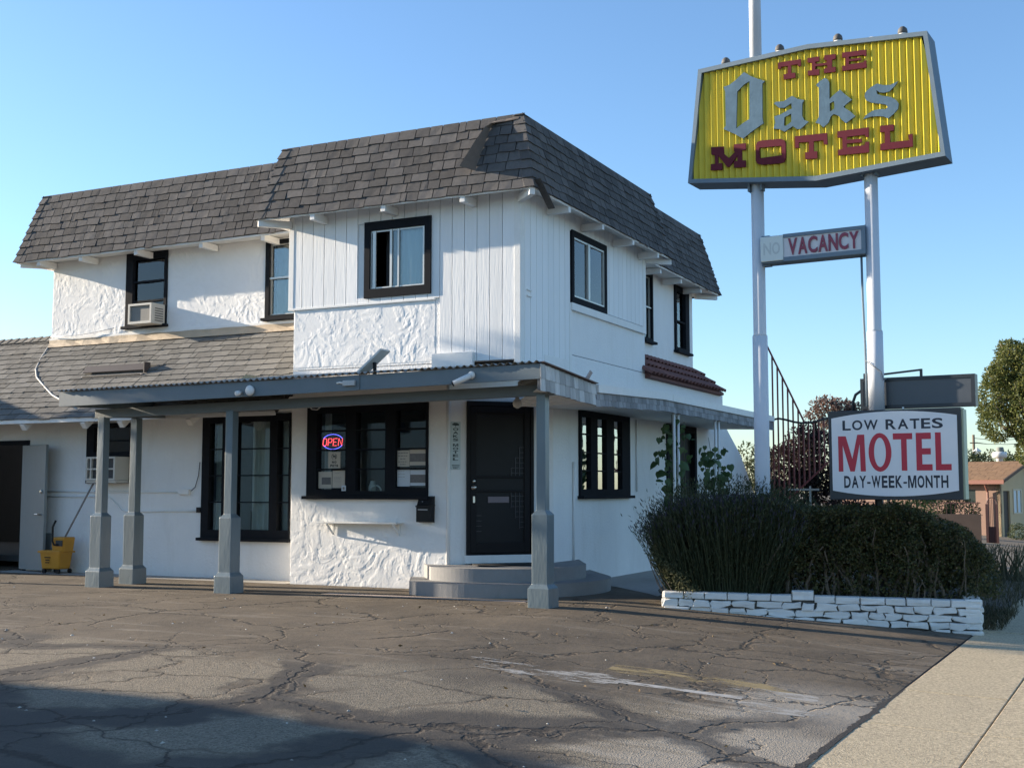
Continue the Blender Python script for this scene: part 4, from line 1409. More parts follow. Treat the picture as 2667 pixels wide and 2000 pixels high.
# cabinet
front = [(-1.40, 6.68), (0.03, 6.735), (1.44, 6.62), (1.60, 5.12), (0.10, 5.03), (-1.56, 5.22)]
m = MB()
ctr = (0.02, 5.9)
ins = [(s + (ctr[0] - s) * 0.032, z + (ctr[1] - z) * 0.068) for s, z in front]
n = len(front)
o_f = [sp(s, z, 0.20) for s, z in front]
i_f = [sp(s, z, 0.20) for s, z in ins]
i_b = [sp(s, z, 0.13) for s, z in ins]
o_b = [sp(s, z, -0.20) for s, z in front]
vs = o_f + i_f + i_b + o_b
fs = []
for k in range(n):
    j = (k + 1) % n
    fs += [(k, j, n + j, n + k), (n + k, n + j, 2 * n + j, 2 * n + k), (j, k, 3 * n + k, 3 * n + j)]
fs.append(tuple(reversed(range(3 * n, 4 * n))))
m.add(vs, fs)
cab = m.build('cabinet', SIGNFRAME, pole_sign)
# ribbed yellow face: trapezoid ribs
m = MB()


def edge_z(s, lo):
    P = [ins[5], ins[4], ins[3]] if lo else [ins[0], ins[1], ins[2]]
    for a, b in zip(P[:-1], P[1:]):
        if a[0] <= s <= b[0]:
            return a[1] + (b[1] - a[1]) * (s - a[0]) / (b[0] - a[0])
    A, B = (ins[5], ins[0]) if s < 0 else (ins[3], ins[2])
    t = (s - A[0]) / (B[0] - A[0])
    return A[1] + (B[1] - A[1]) * min(1, max(0, t))


pitch = 0.0815
s = ins[5][0]
vs = []
while s < ins[3][0] - 0.005:
    for ds, dep in ((0, 0.133), (0.017, 0.168), (0.024, 0.168), (0.0812, 0.134)):
        ss = min(s + ds, ins[3][0])
        vs += [sp(ss, edge_z(ss, True), dep), sp(ss, edge_z(ss, False), dep)]
    s += pitch
m.add(vs, [(2 * i, 2 * i + 2, 2 * i + 3, 2 * i + 1) for i in range(len(vs) // 2 - 1)])
m.build('ribbed_panel', YELLOW, cab)
for key, (outer, hole) in SIGN_LETTERS.items():
    loops = [[sp(s, z, 0.162) for s, z in outer]]
    if hole:
        loops.append([sp(s, z, 0.162) for s, z in hole])
    mm = LBLUE if key in ('Oo', 'a', 'k', 's') else MAROON
    MB().prism(loops, SN * 0.022).build('letter', mm, cab)
for s in (-0.79, -0.63, 0.62, 0.78):
    MB().obox(sp(s, 5.085, 0.04), SD_ * 0.012, SN * 0.06, Z * 0.05).build('mounting_bracket', SIGNFRAME, pole_sign)
# floodlights along the top
LAMPW = mat('lamp_white', (0.75, 0.74, 0.70), 0.5, 0.05)
LAMPG = mat('lamp_grey_cap', (0.10, 0.095, 0.09), 0.7, 0.2, 20)
for i, (s, z) in enumerate(((-1.08, 6.69), (-0.37, 6.725), (0.36, 6.715), (1.13, 6.65))):
    lp = tag(MB().lathe(sp(s, z - 0.02, 0.05), [(0.025, 0), (0.036, 0.025), (0.052, 0.05), (0.052, 0.062)], 14).build('sign_lamp', LAMPW, smooth=True),
             ['small grey capped lamp at the left end of the yellow sign top', 'small grey capped lamp right of the pole on the yellow sign top', 'small dark capped lamp right of the peak of the yellow sign', 'small grey capped lamp at the right end of the yellow sign top'][i], 'lamp', 'lamps along the top of the yellow sign')
    MB().lathe(sp(s, z + 0.042, 0.05), [(0.054, 0), (0.058, 0.025), (0.05, 0.06), (0.026, 0.085), (0.008, 0.09)], 14).build('lamp_cap', LAMPG, lp, smooth=True)
tag(MB().lathe(sp(0.77, 6.65, 0.05), [(0.06, 0), (0.065, 0.05), (0.05, 0.065)], 10).build('lamp_socket', LAMPW, smooth=True), 'bare white lamp socket without cap on the yellow sign top', 'lamp socket')


# ---- lettering from the built-in font, stretched to the box it fills
def glyph(ch, w, h, depth, weight=0.0):
    cu = bpy.data.curves.new('glyph', 'FONT')
    cu.body = ch
    cu.extrude = 0.0
    cu.offset = weight
    cu.resolution_u = 4
    ob = bpy.data.objects.new('glyph', cu)
    me = ob.to_mesh()
    vs = [v.co.copy() for v in me.vertices]
    fs = [tuple(p.vertices) for p in me.polygons]
    ob.to_mesh_clear()
    bpy.data.objects.remove(ob)
    bpy.data.curves.remove(cu)
    if not vs:
        return [], []
    x0, x1 = min(v.x for v in vs), max(v.x for v in vs)
    y0, y1 = min(v.y for v in vs), max(v.y for v in vs)
    sx = w / max(1e-6, x1 - x0)
    sy = h / max(1e-6, y1 - y0)
    return [((v.x - x0) * sx, (v.y - y0) * sy) for v in vs], fs


def letter(ch, o, u, v, n, w, h, material, parent, depth=0.004, weight=0.02, name='letter'):
    pts, fs = glyph(ch, w, h, depth, weight)
    if ch == 'M':
        mp = [(0, 0), (0, 1), (.28, 1), (.5, .30), (.72, 1), (1, 1), (1, 0), (.81, 0), (.81, .72), (.59, 0), (.41, 0), (.19, .72), (.19, 0)]
        pts = [(x * w, y * h) for x, y in mp]
        fs = [tuple(t) for t in tessellate_polygon([[Vector((x, y, 0)) for x, y in pts]])]
        if fs and (Vector((*pts[fs[0][1]], 0)) - Vector((*pts[fs[0][0]], 0))).cross(Vector((*pts[fs[0][2]], 0)) - Vector((*pts[fs[0][0]], 0))).z < 0:
            fs = [tuple(reversed(t)) for t in fs]
    if not pts:
        return None
    o, u, v, n = Vector(o), Vector(u), Vector(v), Vector(n)
    m = MB()
    k = len(pts)
    a = [o + u * x + v * y + n * depth for x, y in pts]
    m.add(a, fs)
    # sides down to the panel
    cnt = {}
    for f in fs:
        for i in range(len(f)):
            e = (f[i], f[(i + 1) % len(f)])
            cnt[e] = cnt.get(e, 0) + 1
    m.v += [tuple(p - n * depth) for p in a]
    m.f += [(e[1], e[0], e[0] + k, e[1] + k) for e in cnt if (e[1], e[0]) not in cnt]
    return m.build(name, material, parent)


def word(text, o, u, v, n, W, h, material, parent, widths=None, gap=0.1, **kw):
    """text spread over W; widths relative"""
    ws = {'I': 0.35, 'M': 1.2, 'W': 1.35, ' ': 0.45, '-': 0.5, 'E': 0.85, 'L': 0.8, 'T': 0.9, '/': 0.5, 'J': 0.7, 'F': .8}
    rel = [ws.get(c, 1.0) for c in text]
    g = gap
    tot = sum(rel) + g * (len(text) - 1)
    k = W / tot
    x = 0.0
    o, u, v = Vector(o), Vector(u), Vector(v)
    for c, r_ in zip(text, rel):
        if c == '-':
            MB().obox(o + u * (x + r_ * k / 2) + v * h * 0.42 + Vector(n) * 0.002, u * r_ * k / 2, v * h * 0.075, Vector(n) * 0.002).build('letter', material, parent)
        elif c != ' ':
            letter(c, o + u * x, u, v, n, r_ * k, h, material, parent, **kw)
        x += (r_ + g) * k


# ---- VACANCY box between the poles
PANEL = mat('grey_white_sign_panel', (0.60, 0.60, 0.62), 0.5, 0.06, 4)
PANEL2 = mat('greenish_white_panel', (0.62, 0.68, 0.66), 0.45, 0.05, 4)
vac = thing('vacancy_sign', 'long narrow white vacancy sign between the two white poles', 'sign', sp(0, 4.1))
m = MB()
for z0, z1, s0, s1 in ((4.10, 4.155, -0.35, 0.645), (4.395, 4.44, -0.35, 0.645), (4.155, 4.395, 0.60, 0.645)):
    m.obox(sp((s0 + s1) / 2, (z0 + z1) / 2, 0.115), SD_ * (s1 - s0) / 2, Z * (z1 - z0) / 2, SN * 0.012)
m.obox(sp(0, 4.27, -0.01), SD_ * 0.64, Z * 0.168, SN * 0.11)
m.build('sign_box', SIGNFRAME, vac, bevel=0.003)
MB().obox(sp(0.125, 4.275, 0.106), SD_ * 0.475, Z * 0.122, SN * 0.006).build('sign_panel', PANEL, vac)
MB().obox(sp(-0.495, 4.275, 0.118), SD_ * 0.145, Z * 0.155, SN * 0.012).build('cover_panel', PANEL2, vac, bevel=0.008)
GHOST = mat('ghost_lettering', (0.50, 0.55, 0.545), 0.5, 0.1)
word('NO', sp(-0.60, 4.20, 0.1302), SD_, Z, SN, 0.21, 0.15, GHOST, vac, gap=0.12, depth=0.001, weight=0.02)
PURPLE = mat('purple_red_letter', (0.23, 0.04, 0.075), 0.5, 0.15, 8)
word('VACANCY', sp(-0.29, 4.175, 0.1125), SD_, Z, SN, 0.86, 0.205, PURPLE, vac, gap=0.10, depth=0.012, weight=0.028)
for z in (4.10, 4.44):
    MB().obox(sp(-0.60, z, 0.0), SD_ * 0.05, Z * 0.02, SN * 0.05).build('bracket', SIGNFRAME, vac)
    MB().obox(sp(0.645, z, 0.0), SD_ * 0.02, Z * 0.02, SN * 0.05).build('bracket', SIGNFRAME, vac)
cable = MB()
cable.tube([sp(0.565, 4.11, 0.0), sp(0.57, 3.6, 0.01), sp(0.585, 3.0, 0.01), sp(0.59, 2.3, 0.0)], 0.014, 8)
tag(cable.build('conduit', SIGNFRAME, smooth=True), 'thin grey conduit hanging from vacancy sign beside the right pole', 'conduit')
wrap = MB()
wrap.tube([sp(0.60, 2.84, 0.05), sp(0.62, 2.82, 0.10), sp(0.70, 2.765, 0.105), sp(0.78, 2.70, 0.08), sp(0.80, 2.60, 0.04), sp(0.82, 2.62, 0.0)], 0.006, 6)
tag(wrap.build('cable', mat('grey_cable', (0.2, 0.21, 0.22), 0.6)), 'loose thin cable wrapped round the lower right sign pole', 'cable')

# ---- LOW RATES MOTEL light box
BOXDK = mat('dark_sign_cabinet', (0.022, 0.027, 0.034), 0.4, 0.15, 6)
box = thing('light_box_sign', 'white low rates motel light box in dark cabinet over the hedge', 'sign', sp(0.94, 1.2))
m = MB()
SB = 0.25
m.obox(sp(0.94, 1.725, SB - 0.11), SD_ * 0.745, Z * 0.515, SN * 0.11)
m.build('cabinet', BOXDK, box, bevel=0.006)
MB().obox(sp(1.696, 1.72, SB - 0.12), SD_ * 0.012, Z * 0.50, SN * 0.085).build('side_panel', mat('pale_green_edge', (0.45, 0.5, 0.36), 0.5), box)


def face(off, k0, k1):
    top, bot = [], []
    for k in range(17):
        t = k / 16
        s_ = 0.235 + t * (1.645 - 0.235)
        bul = 4 * t * (1 - t)
        top.append(sp(s_, 2.155 + 0.065 * bul + k0, off))
        bot.append(sp(s_, 1.315 - 0.065 * bul - k0, off))
    return top + bot[::-1]


MB().prism([face(SB + 0.001, 0, 0)], SN * 0.010).build('sign_panel', mat('white_acrylic', (0.72, 0.73, 0.75), 0.3, 0.03), box)
NAVY = mat('navy_letter', (0.014, 0.018, 0.035), 0.4)
REDL = mat('red_letter', (0.48, 0.018, 0.045), 0.4, 0.05)
fo = SB + 0.0115
word('LOW RATES', sp(0.365, 2.012, fo), SD_, Z, SN, 1.13, 0.115, NAVY, box, gap=0.14, depth=0.001, weight=0.022)


def block(polys, parent, material):
    for p in polys:
        MB().prism([[sp(s, z, fo) for s, z in l] for l in p], SN * 0.0012).build('letter', material, parent)


zt, zb_ = 1.965, 1.535
def ell(cx, cz, a, b, n=28):
    return [(cx + a * math.cos(2 * math.pi * k / n), cz + b * math.sin(2 * math.pi * k / n)) for k in range(n)]


block([
    [[(0.31, zb_), (0.31, zt - 0.02), (0.40, zt - 0.02), (0.472, 1.68), (0.535, zt - 0.005), (0.615, zt - 0.005), (0.625, zb_), (0.565, zb_), (0.56, 1.85), (0.497, zb_), (0.445, zb_), (0.362, 1.84), (0.365, zb_)]],
    [ell(0.79, 1.752, 0.13, 0.222), ell(0.79, 1.752, 0.067, 0.168)],
    [[(0.94, zt), (0.94, 1.895), (1.03, 1.895), (1.03, zb_ + 0.005), (1.092, zb_ + 0.005), (1.092, 1.895), (1.155, 1.895), (1.155, zt)]],
    [[(1.195, zb_ + 0.005), (1.195, zt), (1.36, zt), (1.36, 1.893), (1.26, 1.893), (1.26, 1.79), (1.355, 1.79), (1.355, 1.72), (1.26, 1.72), (1.26, 1.61), (1.37, 1.61), (1.37, zb_ + 0.005)]],
    [[(1.405, zb_ + 0.005), (1.405, zt), (1.468, zt), (1.468, 1.61), (1.575, 1.61), (1.575, zb_ + 0.005)]],
], box, REDL)
word('DAY-WEEK-MONTH', sp(0.37, 1.345, fo), SD_, Z, SN, 1.165, 0.14, NAVY, box, gap=0.16, depth=0.001, weight=0.03)
MB().tube([sp(0.70, -0.5), sp(0.70, 1.3)], 0.05, 10).build('post', BOXDK, box)
# ---- message board behind the right pole
led = thing('message_board', 'dark blank electronic message board behind the right sign pole', 'message board', sp(1.13, 2.28))
MB().slab(sp(0.485, 2.275, -0.10), SD_, Z, SN, 1.30, 0.365, 0.16, [(0.035, 1.255, 0.04, 0.325)]).build('housing', BOXDK, led, bevel=0.005)
MB().obox(sp(1.13, 2.457, -0.125), SD_ * 0.62, Z * 0.15, SN * 0.012).build('screen', mat('matte_grey_screen', (0.07, 0.08, 0.095), 0.35, 0.08, 4), led)
m = MB()
m.bar(sp(0.53, 2.665, -0.12), sp(1.19, 2.715, -0.12), 0.022)
m.bar(sp(1.19, 2.64, -0.12), sp(1.19, 2.725, -0.12), 0.03)
m.bar(sp(0.55, 2.64, -0.12), sp(0.55, 2.70, -0.12), 0.05)
m.build('support_arm', BOXDK, led)
m = MB()
m.bar(sp(0.99, 2.235, -0.05), sp(0.99, 2.285, -0.05), 0.02)
m.bar(sp(0.955, 2.245, -0.05), sp(0.995, 2.245, -0.05), 0.02)
m.build('bracket', LAMPW, led)
cc = MB()
cc.tube([sp(0.50, 2.48, -0.2), sp(0.46, 2.50, -0.2), sp(0.40, 2.46, -0.2), sp(0.37, 2.38, -0.2), sp(0.37, 2.20, -0.2)], 0.018, 8)
cc.build('cable', BOXDK, led, smooth=True)
# ------------------------------------------------------------------ air conditioners
ACW = mat('beige_ac_case', (0.50, 0.48, 0.43), 0.55, 0.12, 6, dirt=0.3, dirt_col=(0.25, 0.22, 0.18))
ACG = mat('dark_ac_grille', (0.05, 0.05, 0.052), 0.7, 0.2, 20)
ac1 = thing('air_conditioner', 'small beige air conditioner in the upper left window', 'air conditioner', (-7.45, 0.95, 4.06))
MB().slab((-7.60, 0.845, 4.045), X, Z, NY, 0.50, 0.335, 0.40, [(0.035, 0.465, 0.04, 0.30)]).build('case', ACW, ac1, bevel=0.01)
MB().box(-7.57, -7.13, 0.875, 1.2, 4.08, 4.35).build('rear_grille', mat('ac_coil', (0.22, 0.21, 0.19), 0.7, 0.3, 60, stretch=(6, 1, 0.3)), ac1)
for i in range(6):
    MB().box(-7.0985, -7.095, 0.93, 1.12, 4.09 + i * 0.04, 4.105 + i * 0.04).build('side_slot', ACG, ac1)
ac2 = thing('air_conditioner', 'long white air conditioner in the lower window behind the porch posts', 'air conditioner', (-7.2, 0.3, 1.46))
MB().slab((-7.68, 0.10, 1.475), X, Z, NY, 0.61, 0.37, 0.48, [(0.03, 0.09, 0.03, 0.165), (0.03, 0.09, 0.19, 0.34), (0.12, 0.30, 0.03, 0.165), (0.12, 0.30, 0.19, 0.34), (0.33, 0.58, 0.03, 0.165), (0.33, 0.58, 0.19, 0.34)]).build('case', ACW, ac2, bevel=0.008)
MB().box(-7.66, -7.08, 0.14, 0.5, 1.50, 1.82).build('grille', ACG, ac2)
MB().box(-7.68, -7.06, 0.12, 0.46, 1.435, 1.47).build('tray', ACW, ac2)

# ------------------------------------------------------------------ things on the front wall
mb_ = thing('mailbox', 'black wall mailbox right below the office window corner', 'mailbox', (-1.38, -0.06, 0.9))
MB().prism([[(-1.475, -0.005, 0.89), (-1.475, -0.125, 0.90), (-1.475, -0.125, 1.10), (-1.475, -0.10, 1.13), (-1.475, -0.06, 1.22), (-1.475, -0.005, 1.24)]], (0.215, 0, 0)).build('case', BLACKISH, mb_, bevel=0.008)
MB().prism([[(-1.482, -0.135, 1.095), (-1.482, -0.135, 1.115), (-1.482, -0.005, 1.128), (-1.482, -0.005, 1.11)]], (0.23, 0, 0)).build('lid', BLACKISH, mb_)
MB().box(-1.45, -1.30, -0.1275, -0.125, 1.055, 1.068).build('label_strip', mat('silver_print', (0.4, 0.4, 0.4), 0.4), mb_)
MB().lathe((-1.39, -0.10, 1.165), [(0.008, 0), (0.008, 0.012)], 8, (0, -1, 0.4)).build('lock', METAL, mb_)
sh = thing('wall_shelf', 'long white shelf on two brackets under the office window', 'shelf', (-2.4, -0.1, 0.87))
SHD = 0.22
MB().box(-3.03, -1.735, -SHD, -0.012, 0.865, 0.885).build('board', WHITE_TRIM, sh, bevel=0.003)
for x in (-2.87, -1.80):
    m = MB()
    m.bar((x, -0.022, 0.70), (x, -0.022, 0.865), 0.02, 0.02)
    m.bar((x, -SHD + 0.03, 0.858), (x, -0.03, 0.715), 0.02, 0.02)
    m.build('bracket', WHITE_TRIM, sh)
# vertical name board on the pilaster by the door
vsn = thing('name_board', 'narrow vertical oaks motel name board left of the entrance door', 'sign', dpt(-0.13, 1.9))
VB = mat('pale_blue_board', (0.42, 0.50, 0.50), 0.5, 0.1, 8)
VG = mat('dark_green_print', (0.03, 0.05, 0.05), 0.5)
bc = -0.165
MB().obox(dpt(bc, 1.915, 0.010), q2 * 0.068, Z * 0.318, nq * 0.007).build('board', VB, vsn, bevel=0.002)
MB().obox(dpt(bc, 1.915, 0.0165), q2 * 0.061, Z * 0.310, nq * 0.0012).build('inset', mat('lighter_board', (0.50, 0.56, 0.56), 0.5), vsn)
vo = 0.0178
zz = 2.115
for ch in 'OAKS':
    letter(ch, dpt(bc - 0.038, zz, vo), q2, Z, nq, 0.076, 0.036, VG, vsn, depth=0.001, weight=0.035)
    zz -= 0.047
zz -= 0.024
for ch in 'MOTEL':
    letter(ch, dpt(bc - 0.038, zz, vo), q2, Z, nq, 0.076, 0.036, VG, vsn, depth=0.001, weight=0.035)
    zz -= 0.047
tre = [(0.0, 0), (0.006, 0.03), (0.045, 0.032), (0.05, 0.048), (0.02, 0.066), (-0.02, 0.068), (-0.05, 0.05), (-0.045, 0.034), (-0.006, 0.03)]
MB().prism([[dpt(bc + a, 2.152 + z, vo) for a, z in tre]], nq * 0.001).build('tree_emblem', VG, vsn)
for i, w_ in enumerate((0.10, 0.085, 0.06)):
    x = -w_ / 2
    r = random.Random(i)
    while x < w_ / 2:
        a = r.uniform(0.006, 0.014)
        MB().obox(dpt(bc + x + a / 2, 1.652 - i * 0.02, vo + 0.0005), q2 * a / 2, Z * 0.007, nq * 0.0005).build('small_print', VG, vsn)
        x += a + 0.005

# ------------------------------------------------------------------ office window notices
PAPER = mat('cream_paper', (0.56, 0.50, 0.42), 0.85, 0.05, 8)
PAPERW = mat('white_paper', (0.62, 0.66, 0.70), 0.85, 0.05, 8)
PRINT = mat('black_print', (0.03, 0.03, 0.03), 0.7)
PHOTO = mat('grey_photo_print', (0.17, 0.16, 0.155), 0.7, 0.5, 38)
YP = 0.022


def paper(name, x0, x1, z0, z1, material, label, cat='notice'):
    o = MB().box(x0, x1, YP, YP + 0.003, z0, z1).build(name, material)
    return tag(o, label, cat, 'paper notices in the office window')


def lines(o, x0, x1, zs, h, mm=PRINT, seed=1):
    r = random.Random(seed)
    for z in zs:
        x = x0
        while x < x1:
            w = min(r.uniform(0.018, 0.04), x1 - x)
            MB().box(x, x + w, YP - 0.001, YP, z - h / 2, z + h / 2).build('print_word', mm, o)
            x += w + 0.009


npn = paper('no_pets_notice', -3.005, -2.80, 1.625, 1.855, PAPER, 'cream no pets notice with a round symbol in the office window')
ci = MB()
for k in range(20):
    a, b = 2 * math.pi * k / 20, 2 * math.pi * (k + 1) / 20
    ci.bar((-2.902 + .042 * math.cos(a), YP - .001, 1.79 + .042 * math.sin(a)), (-2.902 + .042 * math.cos(b), YP - .001, 1.79 + .042 * math.sin(b)), 0.002, 0.009, (0, 1, 0))
ci.bar((-2.932, YP - .001, 1.82), (-2.872, YP - .001, 1.76), 0.008, 0.002, (0, 1, 0))
ci.add([(-2.925, YP - .0015, 1.775), (-2.915, YP - .0015, 1.775), (-2.912, YP - .0015, 1.79), (-2.892, YP - .0015, 1.79), (-2.89, YP - .0015, 1.772), (-2.88, YP - .0015, 1.772), (-2.878, YP - .0015, 1.80), (-2.885, YP - .0015, 1.815), (-2.895, YP - .0015, 1.802), (-2.925, YP - .0015, 1.80)], [tuple(range(10))])
ci.build('round_symbol', PRINT, npn)
for t, z, w in (('NO', 1.695, 0.075), ('PETS', 1.645, 0.13)):
    word(t, (-2.902 - w / 2, YP, z), X, Z, NY, w, 0.034, PRINT, npn, gap=0.18, depth=0.001, weight=0.05)
a = paper('photo_notice', -3.165, -2.94, 1.345, 1.58, PAPER, 'cream notice with a grey picture at the lower left of the office window')
MB().box(-3.11, -2.955, YP - .001, YP, 1.40, 1.50).build('picture', PHOTO, a)
a = paper('typed_notice', -2.93, -2.72, 1.35, 1.595, PAPER, 'typed cream notice beside the picture notice at lower left office window')
lines(a, -2.88, -2.80, (1.56,), 0.006, mat('grey_print', (0.28, 0.26, 0.24), 0.8), 3)
lines(a, -2.90, -2.78, (1.50, 1.485, 1.47, 1.44), 0.005, MATS['grey_print'], 4)
o = MB().box(-2.732, -2.662, -0.041, -0.036, 1.31, 1.385).build('sticker', PAPERW)
tag(o, 'tiny white sticker on the office window post', 'sticker')
MB().box(-2.715, -2.68, -0.042, -0.041, 1.325, 1.365).build('symbol', MATS['grey_print'], o)
a = paper('rates_notice', -1.88, -1.675, 1.64, 1.86, PAPER, 'cream lettered notice at upper right of the office window papers')
lines(a, -1.855, -1.70, (1.825, 1.785), 0.014, MATS['grey_print'], 5)
lines(a, -1.82, -1.73, (1.745,), 0.014, MATS['grey_print'], 6)
lines(a, -1.85, -1.71, (1.705,), 0.014, MATS['grey_print'], 7)
lines(a, -1.82, -1.73, (1.67,), 0.014, MATS['grey_print'], 8)
a = paper('map_notice', -1.67, -1.405, 1.655, 1.87, PAPER, 'cream notice with a grey picture band at right edge of office window')
MB().box(-1.668, -1.42, YP - .001, YP, 1.705, 1.815).build('picture', PHOTO, a)
a = paper('typed_notice', -1.88, -1.665, 1.37, 1.615, PAPERW, 'white typed sheet at the lower right of the office window')
lines(a, -1.85, -1.75, (1.575, 1.54, 1.50), 0.005, MATS['grey_print'], 9)
a = paper('map_notice', -1.66, -1.405, 1.38, 1.595, PAPERW, 'white sheet with a grey picture at lower right corner of office window')
MB().box(-1.658, -1.41, YP - .001, YP, 1.42, 1.53).build('picture', PHOTO, a)
o = MB().box(-2.05, -2.005, -0.0005, 0.003, 1.41, 1.61).build('number_strip', PAPERW)
tag(o, 'narrow vertical white strip with dark marks in the middle pane', 'sticker')
for i in range(8):
    MB().box(-2.038, -2.018, -0.0015, -0.0005, 1.425 + i * 0.023, 1.437 + i * 0.023).build('print_mark', PRINT, o)
# desk clutter seen through the glass
o = thing('desk_lamp', 'pale round desk lamp standing behind the middle office pane', 'desk lamp', (-2.3, 0.2, 1.24))
MB().lathe((-2.40, 0.22, 1.30), [(0.02, -0.05), (0.05, -0.02), (0.055, 0.06), (0.03, 0.15)], 12, (0.1, 0, 1)).build('lamp_shade', CURTAIN, o, smooth=True)
m = MB()
m.tube([(-2.29 + 0.085 * math.cos(k * math.pi / 10), 0.15, 1.30 + 0.085 * math.sin(k * math.pi / 10)) for k in range(11)], 0.012, 8)
m.build('arm', CURTAIN, o, smooth=True)
MB().box(-3.3, -1.35, 0.12, 0.5, 1.18, 1.225).build('window_ledge', INNER, motel)

# OPEN sign (lit)
op = thing('open_sign', 'lit red and blue oval open sign in the office window', 'neon sign', (-2.96, 0.07, 2.0))
RED_E = emit_mat('red_led', (1.0, 0.07, 0.08), 1.5)
BLUE_E = emit_mat('blue_led', (0.14, 0.14, 0.95), 1.1)
YO = 0.05
oc = Vector((-2.955, YO, 2.0))
m = MB()
m.prism([[oc + Vector((0.205 * math.cos(t), 0.012, 0.122 * math.sin(t))) for t in [2 * math.pi * k / 28 for k in range(28)]]], (0, 0.012, 0))
m.build('backing', BLACKISH, op)
for k in range(40):
    t = 2 * math.pi * (k + .5) / 40
    if abs(math.sin(t)) < 0.45 or abs(math.cos(t)) < 0.06:
        continue
    p = oc + Vector((0.175 * math.cos(t), 0.006, 0.105 * math.sin(t)))
    MB().obox(p, Vector((-math.sin(t), 0, 0.6 * math.cos(t))).normalized() * 0.0105, (0, 0.004, 0), Vector((math.cos(t), 0, math.sin(t))) * 0.004).build('led', BLUE_E, op)
strokes = {'O': [[(0, .2), (0, .8), (.2, 1), (.8, 1), (1, .8), (1, .2), (.8, 0), (.2, 0), (0, .2)]],
           'P': [[(0, 0), (0, 1), (.8, 1), (1, .85), (1, .6), (.8, .45), (0, .45)]],
           'E': [[(1, 1), (0, 1), (0, 0), (1, 0)], [(0, .5), (.8, .5)]],
           'N': [[(0, 0), (0, 1), (1, 0), (1, 1)]]}
for i, ch in enumerate('OPEN'):
    o = oc + Vector((-0.165 + i * 0.087, 0, -0.055))
    m = MB()
    for st in strokes[ch]:
        m.tube([o + Vector((x * 0.060 + 0.012 * z, 0, z * 0.10)) for x, z in st], 0.0042, 6)
    m.build('letter', RED_E, op)

# ------------------------------------------------------------------ on the porch fascia and roof
CAMW = mat('white_plastic', (0.72, 0.71, 0.68), 0.4, 0.05)
cm = thing('security_camera', 'white bullet security camera on the right part of the porch fascia', 'camera', (0.38, -2.04, 2.6))
MB().lathe((0.385, -2.037, 2.625), [(0.045, 0), (0.045, 0.02), (0.03, 0.035)], 14, (0, -1, 0)).build('base', CAMW, cm, smooth=True)
MB().tube([(0.385, -2.06, 2.62), (0.36, -2.11, 2.60)], 0.016, 8).build('arm', CAMW, cm)
MB().tube([(0.40, -2.10, 2.615), (0.22, -2.17, 2.525)], 0.033, 14).build('body', CAMW, cm, smooth=True)
MB().tube([(0.222, -2.169, 2.526), (0.205, -2.176, 2.517)], 0.027, 14).build('lens', BLACKISH, cm)
fl2 = thing('flood_light', 'round white disc fixture with small camera on the porch fascia', 'flood light', (-2.75, -2.04, 2.56))
MB().lathe((-2.755, -2.037, 2.562), [(0.062, 0), (0.066, 0.03), (0.05, 0.05)], 18, (0, -1, 0)).build('disc', CAMW, fl2, smooth=True)
MB().lathe((-2.90, -2.037, 2.545), [(0.02, 0), (0.02, 0.03), (0.032, 0.035), (0.032, 0.09), (0.02, 0.095)], 12, (-0.2, -1, -0.25)).build('camera_head', CAMW, fl2, smooth=True)
jb = thing('outlet_box', 'small weathered outlet box beside the fascia joint of the porch', 'outlet box', (-1.27, -2.04, 2.6))
MB().box(-1.36, -1.19, -2.075, -2.036, 2.565, 2.63).build('box', mat('weathered_white', (0.45, 0.46, 0.45), 0.6, 0.2, 20), jb, bevel=0.006)
MB().tube([(-1.36, -2.05, 2.6), (-1.42, -2.045, 2.61), (-1.46, -2.04, 2.605)], 0.012, 8).build('stub', CAMW, jb)
so = thing('solar_panel', 'small tilted solar panel above the office on the porch roof', 'solar panel', (-1.6, -1.0, 2.86))
MB().obox((-1.62, -1.0, 2.965), Vector((0.19, 0, 0.15)), (0, 0.11, 0), Vector((-0.008, 0, 0.010))).build('panel', mat('panel_back', (0.62, 0.60, 0.56), 0.5), so)
MB().tube([(-1.59, -1.0, 2.80), (-1.59, -1.0, 2.96)], 0.025, 8).build('stand', BLACKISH, so)
so2 = thing('solar_panel', 'small solar panel on the canopy edge by the street wall', 'solar panel', (1.1, -0.7, 2.62))
p2 = Vector((1.17, -0.50, 2.69))
MB().obox(p2, Vector((0.040, 0.025, 0.080)), Vector((-0.006, 0.055, -0.014)) * 0.8, Vector((0.006, 0.0, -0.003))).build('panel', mat('pinkish_panel', (0.42, 0.37, 0.36), 0.5), so2)
MB().tube([(1.19, -0.44, 2.58), (1.18, -0.47, 2.66)], 0.014, 8).build('stand', BLACKISH, so2)
wb = MB()
wb.prism([[(-3.62, -1.2, 2.80), (-3.42, -1.2, 2.80), (-3.44, -1.2, 2.85), (-3.50, -1.2, 2.87)]], (0, 0.16, 0))
tag(wb.build('wood_block', mat('raw_wood', (0.5, 0.36, 0.2), 0.8, 0.15, 12)), 'offcut of raw wood lying on the porch roof', 'wood block')
